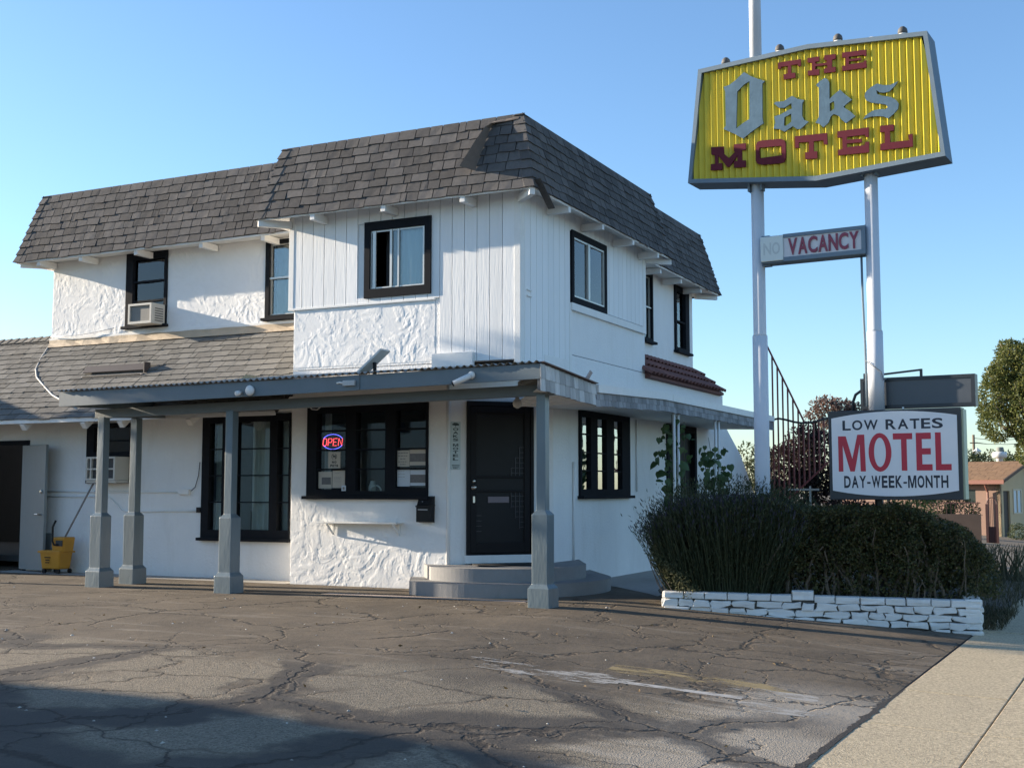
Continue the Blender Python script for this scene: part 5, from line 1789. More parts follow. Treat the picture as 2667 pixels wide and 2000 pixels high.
# lights, roof fixture, cables
bl = thing('porch_bulb', 'bare white bulb hanging above the entrance door', 'light bulb', (0.26, -0.6, 2.35))
MB().lathe((0.26, -0.6, 2.335), [(0.012, 0), (0.045, 0.02), (0.06, 0.055), (0.05, 0.095), (0.025, 0.12), (0.025, 0.14)], 16).build('globe', mat('milk_glass', (0.6, 0.58, 0.53), 0.25), bl, smooth=True)
MB().tube([(0.26, -0.6, 2.475), (0.26, -0.6, 2.62)], 0.022, 10).build('socket', WHITE_TRIM, bl)
fx = thing('roof_light', 'long dark fluorescent light fixture lying on the lower shingled roof', 'light fixture', (-7.5, 0.5, 3.45))
zr = lambda y: LE + (y + 0.4) * (LT - LE) / 1.59
MB().obox((-7.47, 0.47, zr(0.47) + 0.10), (0.66, 0, 0), Vector((0, 0.045, 0.055)), Vector((0, -0.006, 0.005))).build('hood', mat('dark_brown_metal', (0.05, 0.04, 0.04), 0.6), fx)
MB().obox((-7.47, 0.40, zr(0.40) + 0.035), (0.64, 0, 0), (0, 0.03, 0.0), (0, 0, 0.012)).build('tube_tray', mat('tube_tray', (0.30, 0.27, 0.26), 0.5), fx)
MB().obox((-7.47, 0.42, zr(0.42) + 0.012), (0.62, 0, 0), (0, 0.05, 0.0), (0, 0, 0.012)).build('base', BLACKISH, fx)
MB().box(-6.82, -6.80, 0.40, 0.54, zr(0.47), zr(0.47) + 0.17).build('end_plate', MATS['dark_brown_metal'], fx)
rc = MB()
pts = [(-9.78, 1.40), (-9.72, 1.15), (-9.62, 0.9), (-9.45, 0.65), (-9.2, 0.45), (-8.85, 0.28), (-8.4, 0.05), (-7.95, -0.12), (-7.55, -0.25)]
rc.tube([(x, y, (zr(y) if y < 1.19 else zr(y) * 0.0 + 3.80 + (y - 1.19) * 0.87) + 0.03 + 0.012 * math.sin(i * 2.1)) for i, (x, y) in enumerate(pts)], 0.014, 8)
tag(rc.build('roof_cable', mat('dirty_white_cable', (0.5, 0.48, 0.44), 0.6), smooth=True), 'white cable running down the lower shingled roof', 'cable')
uw = MB()
uw.tube([(-9.66, 1.15, 3.99), (-9.3, 1.13, 3.975), (-8.9, 1.13, 3.985), (-8.45, 1.15, 4.03), (-8.2, 1.16, 4.06)], 0.008, 6)
tag(uw.build('loose_cable', CAMW, smooth=True), 'loose thin cable along the foot of the upper left stucco wall', 'cable')
co = thing('wall_conduit', 'thin painted conduit along the recessed ground floor wall', 'conduit', (-7.5, 0.43, 1.2))
m = MB()
m.tube([(-9.2, 0.432, 1.30), (-6.05, 0.432, 1.285)], 0.012, 8)
m.tube([(-9.2, 0.432, 1.215), (-7.55, 0.432, 1.215), (-7.46, 0.432, 1.19), (-7.22, 0.432, 1.0), (-7.12, 0.432, 0.985), (-5.69, 0.432, 1.0)], 0.012, 8)
m.build('pipe', WHITE, co, smooth=True)
MB().box(-6.06, -5.84, 0.40, 0.449, 1.255, 1.335).build('switch_box', WHITE_TRIM, co, bevel=0.004)
MB().tube([(-5.82, 0.432, 1.31), (-5.74, 0.432, 1.37), (-5.68, 0.432, 1.55), (-5.66, 0.432, 1.75)], 0.006, 6).build('wire', ACG, co)
m = MB()
m.tube([(0.02, 1.73, 0.1), (0.02, 1.73, 1.72)], 0.014, 8)
m.tube([(0.02, 4.30, 1.30), (0.02, 4.30, 2.45)], 0.014, 8)
tag(m.build('wall_conduit', WHITE, smooth=True), 'painted conduit on the street wall either side of dark window', 'conduit')
m = MB()
m.tube([(-3.30, -0.05, 2.52), (-3.24, -0.06, 2.46), (-3.15, -0.06, 2.45), (-3.07, -0.06, 2.50)], 0.008, 6)
tag(m.build('cable_loop', CAMW), 'small white cable loop above the office window corner', 'cable')

# ------------------------------------------------------------------ mop bucket and mop
bk = thing('mop_bucket', 'yellow mop bucket with wringer beside the grey door', 'mop bucket', (-8.2, 0.0, 0.0))
BY = mat('yellow_bucket_plastic', (0.50, 0.23, 0.015), 0.45, 0.12, 8, dirt=0.25)


def taper(mb, x0, x1, y0, y1, z0, z1, g):
    return mb.add([(x0 + g, y0 + g, z0), (x1 - g, y0 + g, z0), (x1 - g, y1 - g, z0), (x0 + g, y1 - g, z0), (x0, y0, z1), (x1, y0, z1), (x1, y1, z1), (x0, y1, z1)],
                  [(0, 3, 2, 1), (4, 5, 6, 7), (0, 1, 5, 4), (1, 2, 6, 5), (2, 3, 7, 6), (3, 0, 4, 7)])


taper(MB(), -8.50, -8.06, -0.02, 0.27, 0.075, 0.37, 0.03).build('tub', BY, bk, bevel=0.02)
MB().slab((-8.52, -0.035, 0.36), X, Y, Z, 0.48, 0.32, 0.03, [(0.04, 0.44, 0.04, 0.28)]).build('rim', BY, bk)
taper(MB(), -8.28, -8.00, 0.0, 0.25, 0.34, 0.58, 0.02).build('wringer', BY, bk, bevel=0.02)
MB().box(-8.15, -8.02, -0.02, 0.0, 0.44, 0.53).build('wringer_gear', ACG, bk)
MB().tube([(-8.08, -0.03, 0.46), (-8.16, -0.04, 0.46), (-8.20, -0.04, 0.52), (-8.20, -0.04, 0.74), (-8.14, -0.04, 0.84)], 0.016, 8).build('handle', BLACKISH, bk, smooth=True)
for x in (-8.42, -8.12):
    for y in (0.02, 0.26):
        MB().lathe((x, y - 0.015, 0.04), [(0.038, 0), (0.038, 0.03)], 12, (0, 1, 0)).build('wheel', BLACKISH, bk)
cs = [(-8.38, 0.25), (-8.34, 0.22), (-8.30, 0.25), (-8.26, 0.22), (-8.22, 0.25)]
m = MB()
for z in (0.17, 0.21, 0.25):
    m.box(-8.36 if z < .24 else -8.38, -8.28 if z < .24 else -8.26, -0.021 + 0.0, -0.0125, z, z + 0.016)
m.build('print_mark', BLACKISH, bk)
mp_ = thing('mop', 'mop with a long grey handle leaning on the wall', 'mop', (-8.1, 0.15, 0.5))
MB().tube([(-8.18, 0.12, 0.45), (-7.72, 0.36, 1.50)], 0.015, 8).build('handle', mat('grey_handle', (0.22, 0.2, 0.19), 0.6), mp_, smooth=True)
m = MB()
r = random.Random(3)
for i in range(26):
    a = r.uniform(0, 6.28)
    m.tube([(-8.18, 0.12, 0.46), (-8.18 + 0.05 * math.cos(a), 0.12 + 0.05 * math.sin(a), 0.42), (-8.18 + 0.07 * math.cos(a), 0.12 + 0.06 * math.sin(a), 0.33)], 0.008, 5)
m.build('mop_head', CURTAIN, mp_)
# ------------------------------------------------------------------ stone planter by the pavement
PA, PB = Vector((2.15, -0.60, 0)), Vector((5.56, 0.08, 0))
PU = (PB - PA).normalized()
PN = Vector((PU.y, -PU.x, 0))                   # out of the front face
PLEN = (PB - PA).length
planter = thing('stone_planter', 'low white painted stone planter wall beside the pavement', 'planter', (PA + PB) / 2)
STONE = mat('white_painted_stone', (0.76, 0.735, 0.69), 0.8, 0.12, 6, 0.6, 40, dirt=0.35, dirt_col=(0.35, 0.33, 0.3), rand=0.06, bd=0.008)
MORTAR = mat('dark_mortar', (0.11, 0.105, 0.10), 0.95, 0.2, 20, 0.5, 60)


def ptop(s):
    return 0.150 - 0.035 * s / PLEN


m = MB()
b0, b1 = PA - PN * 0.045 + PU * 0.03, PB - PN * 0.045 - PU * 0.045
c0, c1 = b0 - PN * 2.0, b1 - PN * 2.0
m.prism([[b0 + Z * -0.6, b1 + Z * -0.6, c1 + Z * -0.6, c0 + Z * -0.6]], (0, 0, 0.69))
m.build('core', MORTAR, planter)
soil = MB()
soil.prism([[p + Z * 0.09 for p in (b0 - PN * 0.1, b1 - PN * 0.1, c1, c0)]], (0, 0, 0.012))
soil.build('soil', mat('dark_soil', (0.03, 0.025, 0.02), 0.95, 0.3, 12, 0.6, 30), planter)
sr = random.Random(17)


def stone(o, u, n, s0, s1, z0, z1, dep=0.16, flat=False):
    u, n = Vector(u), Vector(n)
    j = lambda a: sr.uniform(-a, a)
    pr = (0.0 if flat else sr.uniform(-0.008, 0.018))
    # irregular outline with eight points, domed face
    a = 0.006 if flat else 0.022
    w, h = s1 - s0, z1 - z0
    ring = [(s0 + j(a), z0 + j(a)), (s0 + w * .5 + j(a), z0 + j(a * .7)), (s1 + j(a), z0 + j(a)), (s1 + j(a * .6), z0 + h * .5), (s1 + j(a), z1 + j(a * .6)), (s0 + w * .5 + j(a), z1 + j(a * .6)), (s0 + j(a), z1 + j(a * .6)), (s0 + j(a * .6), z0 + h * .5)]
    cx, cz = (s0 + s1) / 2, (z0 + z1) / 2
    P = lambda s, z, d: Vector(o) + u * s + Z * z + n * d
    f0 = [P(s, z, -0.02) for s, z in ring]
    f1 = [P(cx + (s - cx) * .93, cz + (z - cz) * .88, 0.012 + pr + j(0.004)) for s, z in ring]
    bk = [P(s, z, -dep) for s, z in ring]
    m = MB()
    vs = bk + f0 + f1
    fs = [tuple(reversed(range(8))), tuple(range(16, 24))]
    for t in (0, 8):
        for k in range(8):
            fs.append((t + k, t + (k + 1) % 8, t + 8 + (k + 1) % 8, t + 8 + k))
    m.add(vs, fs)
    return m.build('stone', STONE, planter, bevel=0.005)


def courses(o, u, n, L, top, ground):
    for row in range(5):
        s = 0.0
        while s < L - 0.02:
            w = sr.uniform(0.15, 0.31) if row else sr.uniform(0.20, 0.27)
            e = s + w
            if L - e < 0.10:
                e = L
            mid = (s + e) / 2
            z1 = top(mid) - row * 0.083
            z0 = z1 - 0.079
            if z1 > ground(mid) - 0.01:
                up = 0.05 if (row == 0 and o is PA and 1.52 < mid < 1.74) else 0.0
                stone(o, u, n, s + 0.002, e - 0.002, z0 + up * 0.4, z1 + up, flat=row == 0)
            s = e


courses(PA, PU, PN, PLEN, ptop, lambda s: H((PA + PU * s).x, (PA + PU * s).y))
courses(PB, -PN, PU, 0.62, lambda s: 0.125 + 0.05 * s, lambda s: H(5.58, 0.3))
courses(PA - PN * 0.5, PN, -PU, 0.5, lambda s: 0.15, lambda s: H(2.1, -0.4))


# ------------------------------------------------------------------ foliage
def leaf_mat(name, cols, rough=0.6, trans=0.25):
    m = bpy.data.materials.new(name)
    m.use_nodes = True
    nt = m.node_tree
    nt.nodes.clear()
    N, L = nt.nodes.new, nt.links.new
    out = N('ShaderNodeOutputMaterial')
    geo = N('ShaderNodeNewGeometry')
    oi = N('ShaderNodeObjectInfo')
    ad = N('ShaderNodeMath')
    ad.operation = 'ADD'
    L(geo.outputs['Random Per Island'], ad.inputs[0])
    L(oi.outputs['Random'], ad.inputs[1])
    fr = N('ShaderNodeMath')
    fr.operation = 'FRACT'
    L(ad.outputs[0], fr.inputs[0])
    cr = N('ShaderNodeValToRGB')
    el = cr.color_ramp.elements
    while len(el) < len(cols):
        el.new(0.5)
    for i, c in enumerate(cols):
        el[i].position = i / max(1, len(cols) - 1)
        el[i].color = (*c, 1)
    L(fr.outputs[0], cr.inputs[0])
    b = N('ShaderNodeBsdfPrincipled')
    b.inputs['Roughness'].default_value = rough
    b.inputs['Specular IOR Level'].default_value = 0.3
    L(cr.outputs[0], b.inputs['Base Color'])
    t = N('ShaderNodeBsdfTranslucent')
    L(cr.outputs[0], t.inputs[0])
    mx = N('ShaderNodeMixShader')
    mx.inputs[0].default_value = trans
    L(b.outputs[0], mx.inputs[1])
    L(t.outputs[0], mx.inputs[2])
    L(mx.outputs[0], out.inputs[0])
    return m


def leaf(mb, p, d, size, r, wide=0.55, fold=0.15):
    """pointed leaf of four corners from p along d"""
    d = d.normalized()
    s = d.cross(Vector((r.uniform(-1, 1), r.uniform(-1, 1), r.uniform(-1, 1))))
    if s.length < 1e-3:
        s = Vector((1, 0, 0))
    s.normalize()
    n = d.cross(s)
    q = p + d * size
    m = p + d * size * 0.45
    mb.add([p, m + s * size * wide / 2 + n * size * fold, q, m - s * size * wide / 2 + n * size * fold], [(0, 1, 2, 3)])


def rv(r):
    while True:
        v = Vector((r.uniform(-1, 1), r.uniform(-1, 1), r.uniform(-1, 1)))
        if 0.05 < v.length < 1:
            return v.normalized()


TWIG = mat('grey_brown_twig', (0.17, 0.135, 0.10), 0.9, 0.2, 20)
# clipped hedge in the planter
hr = random.Random(5)
hedge = thing('hedge', 'dark clipped hedge filling the white stone planter under the motel light box', 'hedge', PA + PU * 2.3 - PN * 0.7 + Z * 0.1)
prof = [(0.75, 1.10), (1.1, 1.24), (1.55, 1.10), (2.05, 1.12), (2.6, 1.15), (3.0, 1.05), (3.4, 0.86), (3.62, 0.62), (3.72, 0.35)]


def hedge_top(s):
    for (a, za), (b, zb) in zip(prof[:-1], prof[1:]):
        if a <= s <= b:
            return za + (zb - za) * (s - a) / (b - a)
    return prof[0][1] if s < prof[0][0] else prof[-1][1]


HL = leaf_mat('hedge_leaf', [(0.020, 0.028, 0.010), (0.045, 0.055, 0.018), (0.08, 0.085, 0.028), (0.12, 0.11, 0.042), (0.07, 0.052, 0.032)], 0.5, 0.2)
fol = MB()
count = 0
while count < 52000:
    s = hr.uniform(0.75, 3.74)
    t = hr.uniform(0.0, 1.35)
    zt = hedge_top(s) * (1.0 - 0.10 * max(0, t - 0.9)) + 0.07 * noise.noise(Vector((s * 3.1, t * 3, 1))) + 0.04 * noise.noise(Vector((s * 9.0, t * 9, 4)))
    z = hr.uniform(0.12, 1.3)
    if z > zt:
        continue
    front = 0.02 + 0.10 * noise.noise(Vector((s * 3.0, z * 3.5, 7))) + 0.05 * noise.noise(Vector((s * 8.0, z * 8, 9))) + (0.22 * max(0, 0.42 - z))
    if t < front + 0.05:
        continue
    depth = min(t - front, zt - z, 1.4 - t)
    if depth > 0.13 and hr.random() < 0.80:
        continue
    dens = noise.noise(Vector((s * 6.0, t * 6.0, z * 6.0)))
    if dens < -0.22 and hr.random() < 0.75:
        continue
    if z < 0.40 and hr.random() < 0.62:
        continue
    p = PA + PU * s - PN * t + Z * z
    leaf(fol, p, rv(hr) + PN * 0.5 + Z * 0.35, hr.uniform(0.024, 0.044) * (1.9 if depth > 0.2 else 1), hr, 0.62)
    count += 1
fol.build('foliage', HL, hedge, kind='stuff')
br = MB()
for i in range(64):
    s = hr.uniform(0.9, 3.5)
    p = PA + PU * s - PN * hr.uniform(0.18, 0.6) + Z * 0.08
    path = [p]
    d = Vector((hr.uniform(-.25, .25), hr.uniform(-.2, .2), 1))
    for k in range(5):
        path.append(path[-1] + d.normalized() * hr.uniform(0.10, 0.19))
        d += Vector((hr.uniform(-.6, .6), hr.uniform(-.5, .3), hr.uniform(-.1, .2)))
    r0 = hr.uniform(0.008, 0.024)
    br.tube(path, [r0 * (1 - 0.14 * k) for k in range(6)], 6)
br.build('branches', TWIG, hedge, kind='stuff')

# lavender at the left end of the planter
lav = thing('lavender_bush', 'tall dark spiky lavender bush at the left end of the white planter', 'bush', PA + PU * 0.6 - PN * 0.5 + Z * 0.1)
LV = leaf_mat('lavender_stem', [(0.017, 0.026, 0.010), (0.036, 0.048, 0.020), (0.055, 0.068, 0.032), (0.085, 0.092, 0.05)], 0.7, 0.15)
LP = leaf_mat('lavender_flower', [(0.05, 0.044, 0.066), (0.08, 0.07, 0.10), (0.036, 0.036, 0.045)], 0.8, 0.15)
st, fl_m = MB(), MB()
lr_ = random.Random(9)


def blade(mb, path, w, r):
    side = Vector((r.uniform(-1, 1), r.uniform(-1, 1), 0.0))
    if side.length < 0.1:
        side = Vector((1, 0, 0))
    side.normalize()
    n = len(path)
    vs = []
    for i, p in enumerate(path):
        ww = w * (1 - 0.6 * i / (n - 1))
        vs += [p - side * ww, p + side * ww]
    mb.add(vs, [(2 * i, 2 * i + 1, 2 * i + 3, 2 * i + 2) for i in range(n - 1)])


for i in range(7000):
    s = lr_.uniform(0.05, 1.30)
    t = lr_.uniform(0.10, 1.25)
    base = PA + PU * s - PN * t + Z * 0.1
    lean = (PU * (s - 0.68) * 0.75 + PN * (0.62 - t) * 0.55)
    hgt = lr_.uniform(0.72, 1.17) * (1.0 if s < 1.0 else 1 - 0.4 * (s - 1.0)) * (1 - 0.28 * max(0, 0.35 - s) / 0.35)
    d = Vector((0, 0, 1)) + lean * lr_.uniform(0.45, 1.1) + Vector((lr_.uniform(-.14, .14), lr_.uniform(-.14, .14), 0))
    path = [base]
    for k in range(4):
        path.append(path[-1] + d.normalized() * hgt / 4)
        d += Vector((lr_.uniform(-.10, .10), lr_.uniform(-.10, .10), 0.05))
    blade(st, path, lr_.uniform(0.0025, 0.005), lr_)
    for k in range(10):
        a = path[lr_.randrange(1, 5)] * 1.0
        b = a + (path[-1] - path[0]) * lr_.uniform(-0.12, 0.2)
        leaf(st, b, rv(lr_) * 0.7 + Vector((0, 0, 1)) + lean, lr_.uniform(0.035, 0.07), lr_, 0.22)
    if lr_.random() < 0.5:
        q = path[-1]
        dd = d.normalized()
        for k in range(3):
            c = q + dd * (0.015 * k)
            w = (0.008, 0.010, 0.006)[k]
            sd_ = dd.cross(rv(lr_)).normalized()
            fl_m.add([c - sd_ * w, c + dd * 0.008 + dd.cross(sd_) * w, c + sd_ * w, c + dd * 0.017], [(0, 1, 2), (0, 2, 3), (0, 3, 1), (1, 3, 2)])
st.build('stems', LV, lav, kind='stuff')
fl_m.build('flower_spikes', LP, lav, kind='stuff')
# low grey green shrub spilling over the left planter corner
low = thing('low_shrub', 'small sunlit grey green shrub spilling over the left planter corner', 'shrub', PA + Z * 0.12)
LS = leaf_mat('grey_green_leaf', [(0.10, 0.105, 0.05), (0.16, 0.16, 0.08), (0.22, 0.21, 0.11)], 0.6, 0.3)
m = MB()
for i in range(2600):
    a = lr_.uniform(0, 1)
    c = PA + PU * (-0.22 + 0.45 * (1 - a) + 0.1) + PN * (0.02 - 0.35 * lr_.random()) + Z * (0.12 + 0.46 * a)
    p = c + rv(lr_) * lr_.uniform(0.02, 0.15) * (1.15 - 0.5 * a)
    if p.z < 0.1 and (p - PA).dot(PN) < 0:
        p.z = 0.16
    leaf(m, p, rv(lr_) + Vector((-0.5, -0.2, 0.5)), lr_.uniform(0.02, 0.04), lr_, 0.35)
m.build('foliage', LS, low, kind='stuff')
m = MB()
for i in range(14):
    p0_ = PA - PN * lr_.uniform(0.05, 0.25) + PU * lr_.uniform(0, 0.2) + Z * 0.08
    m.tube([p0_, p0_ + Vector((-0.08, -0.03, 0.15)), p0_ + Vector((lr_.uniform(-.35, -.1), lr_.uniform(-.15, .1), lr_.uniform(.25, .5)))], [0.007, 0.005, 0.003], 5)
m.build('stems', TWIG, low, kind='stuff')

# climbing plants on the canopy poles: each large leaf a part
def big_leaf_mesh(seed, material):
    r = random.Random(seed)
    out_ = [(0, 0), (0.22, -0.10), (0.42, 0.02), (0.50, 0.28), (0.36, 0.60), (0.0, 1.0), (-0.36, 0.62), (-0.50, 0.28), (-0.42, 0.02), (-0.22, -0.10)]
    vs = [(x + r.uniform(-.03, .03), y + r.uniform(-.03, .03), -0.18 * abs(x) + 0.10 * y * y * -1 + r.uniform(-.02, .02)) for x, y in out_] + [(0, 0.4, 0.05)]
    m = MB()
    m.add(vs, [(k, (k + 1) % 10, 10) for k in range(10)])
    return m.mesh('leaf', material, smooth=True)


VINE = leaf_mat('vine_leaf', [(0.045, 0.085, 0.03), (0.08, 0.13, 0.05), (0.12, 0.17, 0.07)], 0.45, 0.3)
VLEAF = [big_leaf_mesh(i, VINE) for i in range(5)]


def vine(name, label, base, top, spread, n, seed, zlo=0.3):
    r = random.Random(seed)
    v = thing(name, label, 'climbing plant', base)
    base, top = Vector(base), Vector(top)
    m = MB()
    for k in range(4):
        m.tube([base + Vector((r.uniform(-.05, .05), r.uniform(-.1, .1), 0)), base.lerp(top, .35) + rv(r) * spread * .5, base.lerp(top, .7) + rv(r) * spread * .5, top + rv(r) * spread * .4], [0.012, 0.009, 0.007, 0.004], 6)
    m.build('stem', mat('green_stem', (0.09, 0.10, 0.05), 0.7), v)
    for i in range(n):
        t = r.uniform(0, 1) ** 0.8
        c = base.lerp(top, t)
        w = spread * (0.75 + 0.25 * math.sin(5.0 * t + seed)) * r.uniform(0.2, 1.0)
        p = c + Vector((r.uniform(-1.0, 0.8) * w * 0.8, r.uniform(-1, 1) * w, r.uniform(-.1, .1)))
        sz = r.uniform(0.06, 0.145)
        # leaves face outwards and hang a little
        nrm = (Vector((0.5, -0.9, 0.5)) + rv(r) * 1.15).normalized()
        dwn = (Vector((r.uniform(-.6, .6), r.uniform(-.6, .6), -1)))
        yv = (dwn - nrm * dwn.dot(nrm)).normalized()
        xv = yv.cross(nrm)
        M = Matrix(((xv.x * sz, yv.x * sz, nrm.x * sz, p.x), (xv.y * sz, yv.y * sz, nrm.y * sz, p.y), (xv.z * sz, yv.z * sz, nrm.z * sz, p.z), (0, 0, 0, 1)))
        link('leaf', VLEAF[r.randrange(5)], v, M)
    return v


vine('climbing_vine', 'tall leafy vine climbing the canopy poles before the street doorway', (1.12, 3.0, -0.1), (1.12, 2.92, 2.28), 0.42, 210, 3)
vine('leafy_plant', 'broad leaved plant on the far canopy poles beside the doorway', (1.25, 4.95, -0.1), (1.2, 4.75, 1.98), 0.55, 200, 8)

# ------------------------------------------------------------------ railing behind the sign pole
RAILM = mat('rust_red_railing', (0.24, 0.055, 0.05), 0.5, 0.2, 6)
rail = thing('stair_railing', 'rust red iron stair railing behind the left sign pole', 'railing', (1.7, 8.7, 0))
RS = 1.0305
ray_o = Vector((6.8965, -14.233, 1.3156))


def ry(x, z, y=8.7):
    return Vector((ray_o.x + (x - ray_o.x) * RS, y, ray_o.z + (z - ray_o.z) * RS))


for i in range(13):
    x = 1.225 + i * 0.0925
    zt_ = 3.99 - (x - 1.23) * 2.18 if x < 1.87 else 2.58
    zb2 = 1.15 if x < 1.6 else 1.15 + (x - 1.6) * 0.95
    MB().bar(ry(x, zb2), ry(x, max(zt_, 2.45)), 0.027, 0.027, (0, 1, 0)).build('baluster', RAILM, rail)
MB().bar(ry(1.22, 4.01), ry(1.90, 2.535), 0.03, 0.03, (0, 1, 0)).build('top_rail', RAILM, rail)
m = MB()
m.tube([ry(1.22, 2.56), ry(1.28, 2.61), ry(1.42, 2.635), ry(1.55, 2.61), ry(1.7, 2.565), ry(1.85, 2.54), ry(2.05, 2.55), ry(2.35, 2.63)], 0.02, 8)
m.build('curved_rail', mat('dark_iron', (0.03, 0.03, 0.032), 0.5), rail, smooth=True)
MB().bar(ry(1.62, 1.20), ry(2.35, 1.86), 0.03, 0.03, (0, 1, 0)).build('lower_rail', RAILM, rail)
m = MB()
m.bar((2.53, 4.0, 1.33), (2.99, 4.0, 1.33), 0.028)
m.bar((2.86, 4.0, -0.2), (2.86, 4.0, 1.38), 0.024)
tag(m.build('wooden_stake', mat('pale_wood_stake', (0.42, 0.38, 0.33), 0.8)), 'pale wooden stake with crossbar standing behind the hedge', 'stake')


# ------------------------------------------------------------------ trees and shrubs beyond
def blob_tree(name, label, cat, base, trunk_h, blobs, n, size, lm, seed, trunk_r=0.12, group=None, bark=None, wide=0.5, shell=0.55, limb=True):
    r = random.Random(seed)
    t = thing(name, label, cat, base, group)
    base = Vector(base)
    vol = [b[3] * b[4] * b[5] for b in blobs]
    m = MB()
    tot = sum(v ** 0.67 for v in vol)
    for b, v in zip(blobs, vol):
        c = Vector(b[:3])
        for i in range(int(n * v ** 0.67 / tot)):
            d = rv(r)
            rad = shell + (1 - shell) * r.random() ** 0.6
            q = Vector((d.x * b[3], d.y * b[4], d.z * b[5])) * rad
            k = noise.noise((c + q) * (1.1 / max(b[3], 0.35)) + Vector((seed, 0, 0)))
            k2 = noise.noise((c + q) * (2.8 / max(b[3], 0.35)) + Vector((seed, 5, 0)))
            if k2 < -0.12 and r.random() < 0.8:
                continue
            p = c + q * (1 + 0.28 * k)
            leaf(m, p, rv(r) + d * 0.7 + Vector((0, 0, -0.25)), size * r.uniform(0.6, 1.3), r, wide)
    m.build('crown', lm, t, kind='stuff')
    m = MB()
    top = base + Vector((0, 0, trunk_h))
    if trunk_h > 0.2:
        m.tube([base - Vector((0, 0, 0.3)), base.lerp(top, .5) + Vector((r.uniform(-.1, .1) * trunk_h * .2, 0, 0)), top], [trunk_r * 1.25, trunk_r, trunk_r * 0.8], 10)
    if limb:
        for b in blobs:
            c = Vector(b[:3])
            m.tube([top - Vector((0, 0, 0.1)), top.lerp(c, .5) + rv(r) * b[3] * .2, c], [trunk_r * .55, trunk_r * .35, trunk_r * .12], 7)
            for k in range(4):
                e = c + Vector((r.uniform(-1, 1) * b[3], r.uniform(-1, 1) * b[4], r.uniform(-.6, 1) * b[5])) * .8
                m.tube([top.lerp(c, .6), top.lerp(c, .6).lerp(e, .6) + rv(r) * .1 * b[3], e], [trunk_r * .22, trunk_r * .14, trunk_r * .05], 5)
    m.build('trunk', bark or TWIG, t, smooth=True)
    return t


GOLD = leaf_mat('olive_gold_leaf', [(0.065, 0.09, 0.028), (0.115, 0.14, 0.04), (0.19, 0.19, 0.05), (0.09, 0.115, 0.055)], 0.5, 0.35)
blob_tree('street_tree', 'large olive green street tree at the right edge behind the signs', 'tree', (4.7, 30, -0.65), 3.0,
          [(3.55, 30, 4.55, 0.78, 0.9, 1.0), (3.75, 30.1, 5.1, 0.6, .8, .8), (4.0, 30.2, 5.45, 0.68, 0.9, 0.95), (3.5, 29.8, 3.65, 0.62, 0.8, 0.72), (4.35, 29.6, 4.1, 0.45, 0.9, 1.0), (4.9, 30, 5.2, 1.0, 1.2, 1.3), (4.45, 29.7, 2.85, 0.42, 0.7, 0.75), (5.2, 30.2, 3.6, 0.9, 1.0, 1.0), (3.9, 30.3, 6.1, 0.35, 0.5, 0.4)],
          36000, 0.11, GOLD, 4, 0.2)
PURP = leaf_mat('purple_leaf', [(0.12, 0.07, 0.06), (0.19, 0.12, 0.10), (0.24, 0.17, 0.14), (0.08, 0.06, 0.045)], 0.6, 0.3)
blob_tree('purple_leaf_tree', 'small reddish purple leaved tree behind the motel light box', 'tree', (1.3, 14, -0.4), 2.2,
          [(1.05, 14, 3.28, 0.36, 0.4, 0.20), (1.45, 14, 3.22, 0.35, 0.4, 0.16), (0.78, 14, 3.06, 0.24, 0.3, 0.12), (1.75, 14, 3.1, 0.3, 0.3, 0.2), (1.15, 14, 2.85, 0.3, 0.3, 0.12)], 2600, 0.085, PURP, 6, 0.06, shell=0.2)
DKRED = leaf_mat('dark_red_leaf', [(0.018, 0.014, 0.013), (0.035, 0.02, 0.02), (0.055, 0.028, 0.026), (0.025, 0.03, 0.016)], 0.6, 0.2)
blob_tree('dark_red_shrub', 'dark red leaved shrub mass behind the rust red railing', 'shrub', (1.2, 11, -0.3), 0.6,
          [(0.75, 11.2, 1.75, 0.45, 0.5, 0.62), (1.2, 11, 2.0, 0.42, 0.5, 0.58), (1.6, 11, 1.9, 0.45, 0.5, 0.7), (1.0, 11, 1.1, 0.6, 0.5, 0.6), (1.8, 11, 1.1, 0.6, 0.5, 0.7), (1.35, 10.8, 2.45, 0.2, 0.25, 0.28), (2.1, 11, 1.7, 0.35, 0.4, 0.6)], 16000, 0.085, DKRED, 7, 0.06)
GRN = leaf_mat('mid_green_leaf', [(0.025, 0.04, 0.016), (0.05, 0.07, 0.026), (0.09, 0.105, 0.045), (0.13, 0.14, 0.07)], 0.5, 0.3)
blob_tree('green_shrub', 'mid green shrub between the sloping white wall and the sign pole', 'shrub', (-0.7, 14, -0.3), 0.6,
          [(-0.85, 14, 2.0, 0.35, 0.4, 0.42), (-0.5, 14, 1.75, 0.4, 0.4, 0.6), (-0.2, 14, 1.5, 0.5, 0.4, 0.7), (-0.55, 13.8, 1.0, 0.6, 0.4, 0.6)], 3600, 0.08, GRN, 9, 0.05)
for i, (x, y, z, a, h) in enumerate(((-0.4, 56, 2.9, 1.0, 0.75), (1.2, 58, 2.95, 1.2, 0.6), (2.7, 55, 2.7, 1.0, 0.5), (-2.6, 60, 2.9, 1.4, 0.8))):
    blob_tree('distant_tree', ['dark round tree far left above the brown house roof', 'low bushy tree behind the brown roof left of the white vent', 'low bushy tree behind the brown roof right of the white vent', 'distant tree hidden mostly behind the light box sign'][i], 'tree', (x, y, -0.7), 2.2, [(x, y, z, a, a, h), (x + 0.7, y + .4, z - .2, a * .7, a * .7, h * .8), (x - 0.8, y - .3, z - .1, a * .6, a * .6, h * .7)], 1300, 0.2, GRN, 20 + i, 0.15, group='trees beyond the brown roofed house')
